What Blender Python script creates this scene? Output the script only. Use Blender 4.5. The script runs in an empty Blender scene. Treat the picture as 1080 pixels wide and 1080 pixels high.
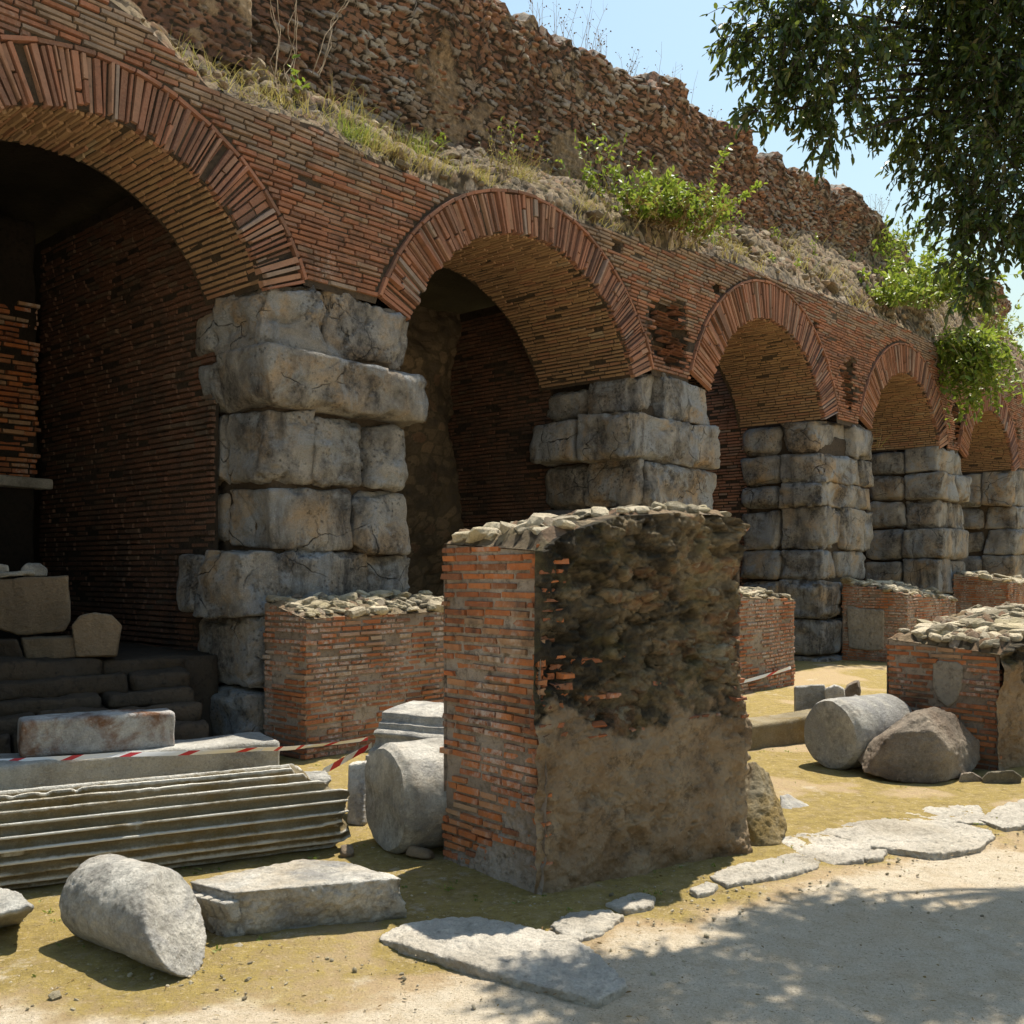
import bpy, bmesh, math, random
import numpy as np
from mathutils import Vector, Matrix

# ------------------------------------------------------------------ camera, world, sun
scn = bpy.context.scene
EYE = 1.6
FPX = 1050.0                     # focal length in pixels of the 1080 px photograph
HOR = 600.0                      # row of the horizon
cam_d = bpy.data.cameras.new("camera")
cam_d.sensor_width = 36.0
cam_d.lens = 36.0 * FPX / 1080.0
cam_d.shift_y = (HOR - 540.0) / 1080.0
cam_d.clip_start = 0.05
cam_d.clip_end = 3000.0
cam = bpy.data.objects.new("camera", cam_d)
cam.location = (0, 0, EYE)
cam.rotation_euler = (math.radians(90), 0, 0)
scn.collection.objects.link(cam)
scn.camera = cam

SUN_DIR = Vector((0.47, 0.68, 1.72)).normalized()
SUN_EL = math.asin(SUN_DIR.z)
SUN_AZ = math.atan2(SUN_DIR.x, SUN_DIR.y)
world = bpy.data.worlds.new("World")
scn.world = world
world.use_nodes = True
wn = world.node_tree
for n in list(wn.nodes):
    wn.nodes.remove(n)
w_out = wn.nodes.new("ShaderNodeOutputWorld")
w_bg = wn.nodes.new("ShaderNodeBackground")
w_sky = wn.nodes.new("ShaderNodeTexSky")
w_sky.sky_type = 'NISHITA'
w_sky.sun_disc = False
w_sky.sun_elevation = SUN_EL
w_sky.sun_rotation = SUN_AZ
w_sky.air_density = 2.6
w_sky.dust_density = 1.5
w_sky.ozone_density = 6.0
w_bg.inputs["Strength"].default_value = 0.085
wn.links.new(w_sky.outputs[0], w_bg.inputs["Color"])
wn.links.new(w_bg.outputs[0], w_out.inputs["Surface"])

sun_d = bpy.data.lights.new("sun", 'SUN')
sun_d.energy = 4.9
sun_d.angle = math.radians(0.5)
sun_d.color = (1.0, 0.93, 0.80)
sun = bpy.data.objects.new("sun", sun_d)
sun.rotation_euler = (-SUN_DIR).to_track_quat('-Z', 'Y').to_euler()
sun.location = (4, 8, 20)
scn.collection.objects.link(sun)

scn.view_settings.view_transform = 'Standard'
scn.view_settings.look = 'None'
scn.view_settings.gamma = 1.0
scn.view_settings.use_curve_mapping = False
scn.view_settings.exposure = 0.82

RNG = np.random.default_rng(11)

# ------------------------------------------------------------------ noise
def _hash(ix, iy, iz, seed):
    h = (ix.astype(np.int64) * 374761393 + iy.astype(np.int64) * 668265263 + iz.astype(np.int64) * 2147483647 + seed * 974634777) & 0xFFFFFFFF
    h = ((h ^ (h >> 13)) * 1274126177) & 0xFFFFFFFF
    h = ((h ^ (h >> 16)) * 2246822519) & 0xFFFFFFFF
    return ((h ^ (h >> 15)) & 0xFFFFFF) / float(0xFFFFFF)

def vnoise(P, seed=0):
    P = np.asarray(P, float)
    i = np.floor(P).astype(np.int64)
    f = P - i
    f = f * f * (3 - 2 * f)
    r = 0
    for dx in (0, 1):
        wx = f[:, 0] if dx else 1 - f[:, 0]
        for dy in (0, 1):
            wy = f[:, 1] if dy else 1 - f[:, 1]
            for dz in (0, 1):
                wz = f[:, 2] if dz else 1 - f[:, 2]
                r = r + wx * wy * wz * _hash(i[:, 0] + dx, i[:, 1] + dy, i[:, 2] + dz, seed)
    return r * 2 - 1

def fbm(P, scale=1.0, octs=4, seed=0, gain=0.5):
    P = np.asarray(P, float) * scale
    a, s, t = 1.0, 0, 0
    for o in range(octs):
        s = s + a * vnoise(P * (2.03 ** o) + 17.3 * o, seed + o)
        t += a
        a *= gain
    return s / t

def worley2(u, v, seed=0, jit=(0.9, 0.9), brick=False):
    """cells on a plane: distance to the nearest and the second point, and the cell's random number"""
    if brick:
        u = u + 0.5 * (np.floor(v).astype(np.int64) % 2)
    iu, iv = np.floor(u).astype(np.int64), np.floor(v).astype(np.int64)
    f1 = np.full(u.shape, 9.0); f2 = np.full(u.shape, 9.0); cid = np.zeros(u.shape)
    for a in (-1, 0, 1):
        for b in (-1, 0, 1):
            cu, cv = iu + a, iv + b
            z = np.zeros_like(cu)
            px = cu + 0.5 + (_hash(cu, cv, z, seed) - 0.5) * jit[0]
            py = cv + 0.5 + (_hash(cu, cv, z + 1, seed) - 0.5) * jit[1]
            d = np.hypot(px - u, py - v)
            rr = _hash(cu, cv, z + 2, seed)
            n1 = d < f1
            f2 = np.where(n1, f1, np.minimum(f2, d))
            cid = np.where(n1, rr, cid)
            f1 = np.where(n1, d, f1)
    return f1, f2, cid

def sstep(a, b, x):
    t = np.clip((x - a) / (b - a), 0, 1)
    return t * t * (3 - 2 * t)

# ------------------------------------------------------------------ mesh building
class Buf:
    def __init__(self):
        self.V, self.F, self.R, self.S, self.n = [], [], [], [], 0
    def add(self, V, F, rnd=0.5, smooth=False):
        V = np.asarray(V, float).reshape(-1, 3)
        F = np.asarray(F, np.int64)
        if len(F) == 0:
            return
        self.V.append(V); self.F.append(F + self.n)
        self.R.append(np.broadcast_to(np.asarray(rnd, float), (len(F),)))
        self.S.append(np.full(len(F), smooth))
        self.n += len(V)
    def mesh(self, name, off=(0, 0, 0), vattr=None):
        me = bpy.data.meshes.new(name)
        V = np.concatenate(self.V) - np.asarray(off, float)
        me.vertices.add(len(V)); me.vertices.foreach_set("co", V.ravel())
        loops = np.concatenate([f.ravel() for f in self.F])
        tot = np.concatenate([np.full(len(f), f.shape[1]) for f in self.F])
        st = np.concatenate([[0], np.cumsum(tot)[:-1]])
        me.loops.add(len(loops)); me.loops.foreach_set("vertex_index", loops.astype(np.int32))
        me.polygons.add(len(tot))
        me.polygons.foreach_set("loop_start", st.astype(np.int32))
        me.polygons.foreach_set("loop_total", tot.astype(np.int32))
        me.polygons.foreach_set("use_smooth", np.concatenate(self.S))
        me.update(calc_edges=True)
        a = me.attributes.new("rnd", 'FLOAT', 'FACE')
        a.data.foreach_set("value", np.concatenate(self.R).astype(np.float32))
        for k, v in (vattr or {}).items():
            a = me.attributes.new(k, 'FLOAT', 'POINT')
            a.data.foreach_set("value", np.asarray(v, np.float32))
        return me

def props(o, label=None, cat=None, group=None, kind=None):
    if label: o["label"] = label
    if cat: o["category"] = cat
    if group: o["group"] = group
    if kind: o["kind"] = kind
    return o

def link(name, me, mat, parent=None, loc=(0, 0, 0)):
    o = bpy.data.objects.new(name, me)
    if mat is not None:
        me.materials.append(mat)
    scn.collection.objects.link(o)
    o.location = loc
    if parent is not None:
        o.parent = parent
        r = parent
        p = Vector((0, 0, 0))
        while r is not None:
            p += r.location
            r = r.parent
        o.location = Vector(loc) - p
    return o

def empty(name, loc, label, cat, group=None, kind=None):
    o = bpy.data.objects.new(name, None)
    o.empty_display_size = 0.2
    scn.collection.objects.link(o)
    o.location = loc
    return props(o, label, cat, group, kind)

def single(name, buf, mat, label, cat, group=None, kind=None, vattr=None, loc=None):
    """a thing that is one mesh, its origin at its base"""
    V = np.concatenate(buf.V)
    if loc is None:
        loc = ((V[:, 0].min() + V[:, 0].max()) / 2, (V[:, 1].min() + V[:, 1].max()) / 2, V[:, 2].min())
    o = link(name, buf.mesh(name, loc, vattr), mat, None, loc)
    return props(o, label, cat, group, kind)

def grid_faces(nu, nv, off=0):
    i = np.arange(nu - 1)[:, None] * nv + np.arange(nv - 1)[None, :]
    i = i.ravel() + off
    return np.stack([i, i + nv, i + nv + 1, i + 1], 1)

ICO = None
def ico(sub=2):
    bm = bmesh.new()
    bmesh.ops.create_icosphere(bm, subdivisions=sub, radius=1.0)
    V = np.array([v.co[:] for v in bm.verts]); F = np.array([[v.index for v in f.verts] for f in bm.faces])
    bm.free()
    return V, F
ICO1 = ico(2)
ICO3 = ico(4)

def rand_rot(rng, flat=1.0):
    a, b, c = rng.uniform(-math.pi, math.pi), rng.normal(0, 0.35 * flat), rng.normal(0, 0.35 * flat)
    return np.array(Matrix.Rotation(a, 3, 'Z') @ Matrix.Rotation(b, 3, 'X') @ Matrix.Rotation(c, 3, 'Y'))

def lumps(buf, pos, size, rng, flat=0.55, smooth=False, base=ICO1, tilt=1.0, chunky=0.22):
    V0, F0 = base
    for p, s in zip(pos, size):
        n = vnoise(V0 * 1.3 + rng.uniform(-90, 90, 3), 3)
        q = np.sign(V0) * np.abs(V0) ** 0.6
        d = np.array([s * rng.uniform(0.75, 1.35), s * rng.uniform(0.6, 1.0), s * flat * rng.uniform(0.7, 1.2)])
        V = q * (1 + chunky * n[:, None]) * d
        buf.add(V @ rand_rot(rng, tilt).T + p, F0, rng.random(), smooth)

def cube_grid(n):
    """points and quads of a cube surface [-1,1]^3 cut n=(nx,ny,nz) times"""
    idx = {}; V = []; F = []
    def vid(i, j, k):
        key = (i, j, k)
        if key not in idx:
            idx[key] = len(V)
            V.append((2 * i / n[0] - 1, 2 * j / n[1] - 1, 2 * k / n[2] - 1))
        return idx[key]
    for ax in range(3):
        a, b = [(1, 2), (2, 0), (0, 1)][ax]
        for side in (0, n[ax]):
            for p in range(n[a]):
                for q in range(n[b]):
                    c = []
                    for dp, dq in ((0, 0), (1, 0), (1, 1), (0, 1)):
                        t = [0, 0, 0]; t[ax] = side; t[a] = p + dp; t[b] = q + dq
                        c.append(vid(*t))
                    F.append(c if side else c[::-1])
    return np.array(V), np.array(F)

def hex_stone(buf, C, r=0.05, seg=0.04, amp=0.015, scale=3.0, seed=0, rnd=0.5, pmap=None, worn=0.0):
    """a worn block: C is 8 corners, index = 4*(x) + 2*(y) + z, low to high; r rounds its edges"""
    C = np.asarray(C, float).reshape(2, 2, 2, 3)
    dims = np.array([np.linalg.norm(C[1].mean((0, 1)) - C[0].mean((0, 1))),
                     np.linalg.norm(C[:, 1].mean((0, 1)) - C[:, 0].mean((0, 1))),
                     np.linalg.norm(C[:, :, 1].mean((0, 1)) - C[:, :, 0].mean((0, 1)))])
    n = np.clip(np.ceil(dims / seg), 3, 60).astype(int)
    V, F = cube_grid(n)
    V = np.sign(V) * (1 - (1 - np.abs(V)) ** 1.25)          # rows closer together at the edges
    h = dims / 2
    P = V * h
    rr = min(r, h.min() * 0.9)
    Q = np.clip(P, -(h - rr), h - rr)
    D = P - Q
    L = np.linalg.norm(D, axis=1, keepdims=True)
    P = np.where(L > 1e-9, Q + D / np.maximum(L, 1e-9) * rr, P)
    t = (P / h + 1) / 2
    W = 0
    for a in (0, 1):
        for b in (0, 1):
            for c in (0, 1):
                W = W + (np.where(a, t[:, 0], 1 - t[:, 0]) * np.where(b, t[:, 1], 1 - t[:, 1]) * np.where(c, t[:, 2], 1 - t[:, 2]))[:, None] * C[a, b, c]
    cen = W.mean(0)
    k = np.stack([fbm(W + 31.7 * seed, scale, 4, seed + 50 * j) for j in range(3)], 1)
    W = W + amp * 1.6 * k
    out = (W - cen) / np.maximum(np.linalg.norm(W - cen, axis=1, keepdims=True), 1e-6)
    pit = fbm(W + 5.1 * seed, scale * 5, 3, seed + 9)
    W = W + out * (amp * 0.5 * pit - amp * 0.9 * sstep(0.25, 0.6, pit))[:, None]
    if worn:                                    # weathering: hollows, lost corners, bedding grooves
        a1 = fbm(W + 7.7 * seed, 1.7, 3, seed + 21)
        a2 = fbm(W * np.array([1, 1, 3.2]) + 2.2 * seed, 2.6, 4, seed + 23)
        a3 = fbm(W + 3.3 * seed, 9, 4, seed + 25)
        e = 1 - np.abs(P / h)
        edge = sstep(.35, 0, np.sort(e, 1)[:, 1])
        W = W + out * (worn * (1.1 * a1 + .45 * a2 + .28 * a3) - worn * 1.5 * edge * sstep(-.1, .5, a1 + .6 * a3))[:, None]
        cr = np.abs(fbm(W + 1.9 * seed, 1.4, 3, seed + 27))
        W = W - out * (worn * .55 * sstep(.035, .0, cr) * (1 - edge))[:, None]
    if pmap is not None:
        W = pmap(W)
    buf.add(W, F, rnd, True)

def hull_stone(name, pts, mat, voxel=0.02, amp=0.012, scale=5.0, seed=0, smooth=3, parent=None, label=None, cat=None, group=None, rough=0.75, sides=1.0):
    """a hewn or broken stone from the corner points of its outline in space, worn and pitted"""
    bm = bmesh.new()
    for p in pts:
        bm.verts.new(p)
    r = bmesh.ops.convex_hull(bm, input=bm.verts)
    for v in [v for v in bm.verts if not v.link_faces]:
        bm.verts.remove(v)
    bmesh.ops.recalc_face_normals(bm, faces=bm.faces)
    me = bpy.data.meshes.new(name)
    bm.to_mesh(me); bm.free()
    o = bpy.data.objects.new(name, me)
    scn.collection.objects.link(o)
    m = o.modifiers.new("remesh", 'REMESH'); m.mode = 'VOXEL'; m.voxel_size = voxel
    if smooth:
        m = o.modifiers.new("smooth", 'SMOOTH'); m.iterations = smooth; m.factor = 0.5
    dg = bpy.context.evaluated_depsgraph_get()
    me2 = bpy.data.meshes.new_from_object(o.evaluated_get(dg))
    o.modifiers.clear()
    o.data = me2
    me2.name = name
    V = np.empty(len(me2.vertices) * 3); me2.vertices.foreach_get("co", V); V = V.reshape(-1, 3)
    Nn = np.empty(len(me2.vertices) * 3); me2.vertices.foreach_get("normal", Nn); Nn = Nn.reshape(-1, 3)
    a = fbm(V + seed * 13.7, scale, 4, seed)
    b = fbm(V + seed * 3.1, scale * 5, 3, seed + 5)
    sd_ = 1 + (sides - 1) * sstep(.75, .35, Nn[:, 2])
    V = V + Nn * (sd_ * amp * (a + rough * b - 0.8 * sstep(0.2, 0.6, b)) - (sides - 1) * .5 * amp * sstep(.75, .35, Nn[:, 2]))[:, None]
    loc = np.array([V[:, 0].mean(), V[:, 1].mean(), V[:, 2].min()])
    me2.vertices.foreach_set("co", (V - loc).ravel())
    me2.polygons.foreach_set("use_smooth", np.ones(len(me2.polygons), bool))
    me2.update()
    me2.materials.clear(); me2.materials.append(mat)
    o.location = loc
    if parent is not None:
        o.parent = parent
        o.location = Vector(loc) - parent.location
    return props(o, label, cat, group)

def brick_boxes(buf, B, rnd, pmap, rng, back=0.035, inset=0.005, jit=0.003):
    """B rows: a0 a1 b0 b1 front; five-sided bricks mapped through pmap(a, b, w)"""
    B = np.asarray(B, float)
    if len(B) == 0:
        return
    a0, a1, b0, b1, w = B.T
    n = len(B)
    A = np.stack([a0, a1, a1, a0, a0 + inset, a1 - inset, a1 - inset, a0 + inset], 1)
    Bb = np.stack([b0, b0, b1, b1, b0 + inset, b0 + inset, b1 - inset, b1 - inset], 1)
    W = np.stack([np.full(n, -back)] * 4 + [w] * 4, 1)
    A = A + rng.normal(0, jit, A.shape); Bb = Bb + rng.normal(0, jit * 0.6, Bb.shape)
    W[:, 4:] += rng.normal(0, jit * 0.9, (n, 4))
    V = pmap(A.ravel(), Bb.ravel(), W.ravel())
    o = (np.arange(n) * 8)[:, None]
    F = np.concatenate([o + np.array(q) for q in ([4, 5, 6, 7], [0, 1, 5, 4], [1, 2, 6, 5], [2, 3, 7, 6], [3, 0, 4, 7])])
    buf.add(V, F, np.tile(rnd, 5))

def brick_field(inside, a_rng, b_rng, rng, course=0.055, joint=0.012, length=(0.18, 0.32), step=0.02, wmean=0.0, wjit=0.004,
                missing=0.02, wave=0.0, wfun=None, miss=None):
    """lays courses of bricks over the part of a plane where inside(a, b) holds -> rows for brick_boxes and their tints"""
    rows, tint = [], []
    nb = int((b_rng[1] - b_rng[0]) / course)
    xs = np.arange(a_rng[0], a_rng[1] + step, step)
    for k in range(nb):
        b0 = b_rng[0] + k * course
        bm_ = b0 + course / 2
        ok = inside(xs, np.full_like(xs, bm_))
        ch = rng.uniform(-0.004, 0.004)
        edge = np.diff(np.concatenate([[0], ok.astype(int), [0]]))
        for s, e in zip(np.where(edge == 1)[0], np.where(edge == -1)[0]):
            a = xs[s] + rng.uniform(-0.02, 0.02); end = xs[e - 1] + rng.uniform(-0.02, 0.02)
            first = True
            while a < end - 0.03:
                L = rng.uniform(*length)
                if first:
                    L *= rng.uniform(0.4, 1); first = False
                a1 = min(a + L, end)
                if end - a1 < 0.06: a1 = end
                if rng.random() > missing:
                    rows.append((a, a1 - joint * rng.uniform(0.5, 1.2), b0 + joint * 0.5 + rng.uniform(-.002, .002), b0 + course - joint * 0.5 + rng.uniform(-.002, .002) + ch,
                                 wmean + rng.normal(0, wjit)))
                    tint.append(rng.random())
                a = a1
    rows = np.array(rows).reshape(-1, 5); tint = np.array(tint)
    if len(rows):
        ca, cb = (rows[:, 0] + rows[:, 1]) / 2, (rows[:, 2] + rows[:, 3]) / 2
        if wave:
            P = np.stack([ca, cb, np.zeros_like(ca)], 1)
            d = wave * fbm(P, 0.7, 2, 77)
            rows[:, 2] += d; rows[:, 3] += d
        if wfun is not None:
            rows[:, 4] += wfun(ca, cb)
        if miss is not None:
            k = rng.random(len(rows)) > miss(ca, cb)
            rows, tint = rows[k], tint[k]
    return rows, tint

# ------------------------------------------------------------------ materials
def nt_new(name):
    m = bpy.data.materials.new(name)
    m.use_nodes = True
    nt = m.node_tree
    for n in list(nt.nodes):
        nt.nodes.remove(n)
    return m, nt

class NT:
    def __init__(self, name):
        self.m, self.t = nt_new(name)
        self.out = self.t.nodes.new("ShaderNodeOutputMaterial")
        self.b = self.t.nodes.new("ShaderNodeBsdfPrincipled")
        self.b.inputs["Roughness"].default_value = 0.9
        self.b.inputs["Specular IOR Level"].default_value = 0.25
        self.t.links.new(self.b.outputs[0], self.out.inputs[0])
        self.geo = self.t.nodes.new("ShaderNodeNewGeometry").outputs["Position"]
    def n(self, kind, **kw):
        x = self.t.nodes.new(kind)
        for k, v in kw.items():
            setattr(x, k, v)
        return x
    def l(self, a, b):
        self.t.links.new(a, b)
    def noise(self, scale, detail=4, rough=0.55, vec=None, stretch=None, dist=0.0):
        x = self.n("ShaderNodeTexNoise")
        x.inputs["Scale"].default_value = scale; x.inputs["Detail"].default_value = detail
        x.inputs["Roughness"].default_value = rough; x.inputs["Distortion"].default_value = dist
        v = vec or self.geo
        if stretch:
            mp = self.n("ShaderNodeMapping"); mp.inputs["Scale"].default_value = stretch
            self.l(v, mp.inputs[0]); v = mp.outputs[0]
        self.l(v, x.inputs["Vector"])
        return x.outputs["Fac"]
    def voro(self, scale, feature='F1', stretch=None):
        x = self.n("ShaderNodeTexVoronoi"); x.feature = feature
        x.inputs["Scale"].default_value = scale
        v = self.geo
        if stretch:
            mp = self.n("ShaderNodeMapping"); mp.inputs["Scale"].default_value = stretch
            self.l(v, mp.inputs[0]); v = mp.outputs[0]
        self.l(v, x.inputs["Vector"])
        return x
    def attr(self, name):
        x = self.n("ShaderNodeAttribute"); x.attribute_name = name
        return x.outputs["Fac"]
    def ramp(self, fac, stops, interp='LINEAR'):
        x = self.n("ShaderNodeValToRGB"); x.color_ramp.interpolation = interp
        el = x.color_ramp.elements
        while len(el) < len(stops):
            el.new(0.5)
        for e, (p, c) in zip(el, stops):
            e.position = p
            e.color = (c, c, c, 1) if isinstance(c, (int, float)) else (*c, 1)
        self.l(fac, x.inputs[0])
        return x.outputs[0]
    def mix(self, fac, a, b, mode='MIX'):
        x = self.n("ShaderNodeMix"); x.data_type = 'RGBA'; x.blend_type = mode
        if isinstance(fac, (int, float)): x.inputs[0].default_value = fac
        else: self.l(fac, x.inputs[0])
        for v, i in ((a, 6), (b, 7)):
            if isinstance(v, tuple): x.inputs[i].default_value = (*v, 1)
            else: self.l(v, x.inputs[i])
        return x.outputs[2]
    def math(self, op, a, b=0.0, clamp=False):
        x = self.n("ShaderNodeMath", operation=op); x.use_clamp = clamp
        for v, i in ((a, 0), (b, 1)):
            if isinstance(v, (int, float)): x.inputs[i].default_value = v
            else: self.l(v, x.inputs[i])
        return x.outputs[0]
    def bump(self, h, strength=0.5, dist=0.01, prev=None):
        x = self.n("ShaderNodeBump"); x.inputs["Strength"].default_value = strength; x.inputs["Distance"].default_value = dist
        self.l(h, x.inputs["Height"])
        if prev is not None: self.l(prev, x.inputs["Normal"])
        return x.outputs[0]
    def done(self, col, nrm=None, rough=None):
        self.l(col, self.b.inputs["Base Color"])
        if nrm is not None: self.l(nrm, self.b.inputs["Normal"])
        if rough is not None: self.b.inputs["Roughness"].default_value = rough
        return self.m

BR_RED = [(0.0, (.115, .058, .040)), (.18, (.185, .078, .046)), (.38, (.27, .105, .058)), (.58, (.31, .130, .072)), (.75, (.25, .125, .080)), (.88, (.27, .185, .125)), (1.0, (.20, .165, .135))]
def tone(st, k, de):
    o = []
    for p_, c_ in st:
        m_ = sum(c_) / 3
        o.append((p_, tuple(k * (x + (m_ - x) * de) for x in c_)))
    return o
BR_RED = tone(BR_RED, 1.0, .02)
BR_ORANGE = [(0.0, (.16, .066, .036)), (.25, (.29, .100, .048)), (.5, (.36, .135, .06)), (.75, (.33, .15, .08)), (.9, (.34, .22, .14)), (1.0, (.25, .19, .14))]
BR_TAN = [(0.0, (.17, .10, .05)), (.3, (.25, .145, .07)), (.6, (.29, .18, .085)), (.85, (.26, .12, .06)), (1.0, (.30, .235, .14))]

BR_ORANGE = tone(BR_ORANGE, .95, .0)
BR_TAN = tone(BR_TAN, 1.18, .10)

def brick_mat(name, stops, grime=0.35, white=0.0, wcov=.52, grime_col=(.045, .04, .034)):
    t = NT(name)
    c = t.ramp(t.attr("rnd"), stops)
    n1 = t.noise(2.6, 6, 0.66)
    n2 = t.noise(14, 5, 0.65)
    n3 = t.noise(70, 3, 0.6)
    c = t.mix(t.math('MULTIPLY', t.ramp(n3, [(.3, 0.0), (.75, 1.0)]), .35), c, (.36, .24, .17))
    g = t.math('MULTIPLY', t.ramp(n1, [(.42, 0.0), (.66, 1.0)]), t.ramp(n2, [(.35, 0.2), (.6, 1.0)]))
    c = t.mix(t.math('MULTIPLY', g, grime), c, grime_col)
    sp = t.ramp(t.noise(26, 4, .7), [(.60, 0.0), (.68, 1.0)])
    c = t.mix(t.math('MULTIPLY', sp, .45), c, (.05, .045, .038))
    if white:
        wv = t.ramp(t.noise(2.2, 6, .7, stretch=(1, 1, .45)), [(wcov, 0.0), (wcov + .10, 1.0)])
        wv = t.math('MULTIPLY', wv, t.ramp(t.noise(24, 4, .7), [(.42, 0.0), (.6, 1.0)]))
        c = t.mix(t.math('MULTIPLY', wv, white), c, (.46, .40, .35))
    h = t.math('ADD', t.math('MULTIPLY', n2, .6), t.math('MULTIPLY', n3, .4))
    return t.done(c, t.bump(h, .7, .008), .92)

def mortar_mat(name, c0, c1, c2):
    t = NT(name)
    n1, n2 = t.noise(1.5, 5, .6), t.noise(20, 6, .7)
    c = t.mix(t.ramp(n1, [(.35, 0.0), (.65, 1.0)]), c0, c1)
    c = t.mix(t.ramp(n2, [(.5, 0.0), (.7, 1.0)]), c, c2)
    return t.done(c, t.bump(t.noise(45, 5, .7), .8, .012, t.bump(n2, .7, .03)), .95)

def stone_mat(name, light, mid, dark, ochre, dk=0.6, oc=0.5, pit=0.6, och_scale=1.3, streak=0.0, cool=None, vary=0.0, crack=0.0, lit_worn_edge=None):
    t = NT(name)
    base = t.mix(t.ramp(t.noise(2.2, 6, .6), [(.36, 0.0), (.64, 1.0)]), mid, light)
    base = t.mix(t.math('MULTIPLY', t.ramp(t.noise(och_scale, 5, .65, dist=.6), [(.48, 0.0), (.64, 1.0)]), oc), base, ochre)
    d1 = t.math('MULTIPLY', t.ramp(t.noise(1.7, 7, .68, stretch=(1, 1, .7)), [(.46, 0.0), (.60, 1.0)]), t.ramp(t.noise(19, 5, .7), [(.30, .25), (.62, 1.0)]))
    base = t.mix(t.math('MULTIPLY', d1, dk), base, dark)
    if cool:
        base = t.mix(t.ramp(t.noise(1.9, 6, .7, dist=.8), [(.5, 0.0), (.6, .85)]), base, cool)
    if streak:
        sk = t.math('MULTIPLY', t.ramp(t.noise(5, 6, .7, stretch=(1, 1, .16)), [(.50, 0.0), (.66, 1.0)]), t.ramp(t.noise(.9, 4, .6), [(.42, .1), (.6, 1.0)]))
        base = t.mix(t.math('MULTIPLY', sk, streak), base, dark)
    fine = t.noise(90, 4, .7)
    base = t.mix(t.math('MULTIPLY', t.ramp(fine, [(.42, 0.0), (.7, 1.0)]), .35), base, dark)
    base = t.mix(t.math('MULTIPLY', t.ramp(t.noise(34, 3, .6), [(.62, 0.0), (.7, 1.0)]), .25), base, tuple(min(1, x * 1.35) for x in light))
    if lit_worn_edge:  # pale ridges: wear, with sunlight painted in against the darker flutes
        base = t.mix(t.ramp(t.math('ADD', t.attr("ridge"), t.math('MULTIPLY', t.math('SUBTRACT', t.noise(22, 5, .7), .5), .6)), [(.25, 0.0), (.6, 1.0)]), base, lit_worn_edge)
    if vary:
        base = t.mix(vary, base, t.ramp(t.attr("rnd"), [(0, (.42, .40, .36)), (.5, (.85, .82, .76)), (1, (1.1, 1.05, .98))]), 'MULTIPLY')
    ck = None
    if crack:
        wv_ = t.n("ShaderNodeVectorMath", operation='ADD')
        nz_ = t.n("ShaderNodeTexNoise"); nz_.inputs["Scale"].default_value = 2.6; nz_.inputs["Detail"].default_value = 5
        t.l(t.geo, nz_.inputs["Vector"]); sc_ = t.n("ShaderNodeVectorMath", operation='SCALE'); sc_.inputs[3].default_value = .28
        t.l(nz_.outputs["Color"], sc_.inputs[0]); t.l(t.geo, wv_.inputs[0]); t.l(sc_.outputs[0], wv_.inputs[1])
        vc = t.n("ShaderNodeTexVoronoi"); vc.feature = 'DISTANCE_TO_EDGE'; vc.inputs["Scale"].default_value = 1.5
        t.l(wv_.outputs[0], vc.inputs["Vector"])
        ck = t.math('MULTIPLY', t.ramp(vc.outputs["Distance"], [(.0, 1.0), (.009, 0.0)]), t.ramp(t.noise(1.3, 4, .6), [(.50, 0.0), (.58, 1.0)]))
        base = t.mix(t.math('MULTIPLY', ck, crack), base, tuple(x * .35 for x in dark))
    v = t.voro(24).outputs["Distance"]
    pm = t.ramp(t.noise(3.1, 4, .6), [(.45, 0.0), (.6, 1.0)])
    hole = t.math('MULTIPLY', t.math('SUBTRACT', 1.0, t.ramp(v, [(.10, 0.0), (.38, 1.0)])), pm)
    base = t.mix(t.math('MULTIPLY', hole, pit * .55), base, tuple(x * .6 for x in dark))
    b = t.bump(t.math('SUBTRACT', 1.0, hole), pit * .8, .03)
    b = t.bump(t.noise(7, 9, .74, stretch=(1, 1, 1.6)), .9, .07, b)
    b = t.bump(t.noise(30, 7, .75), .8, .02, b)
    b = t.bump(fine, .6, .008, b)
    if ck is not None:
        b = t.bump(t.math('SUBTRACT', 1.0, ck), 1.0, .03, b)
    return t.done(base, b, .9)

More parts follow.
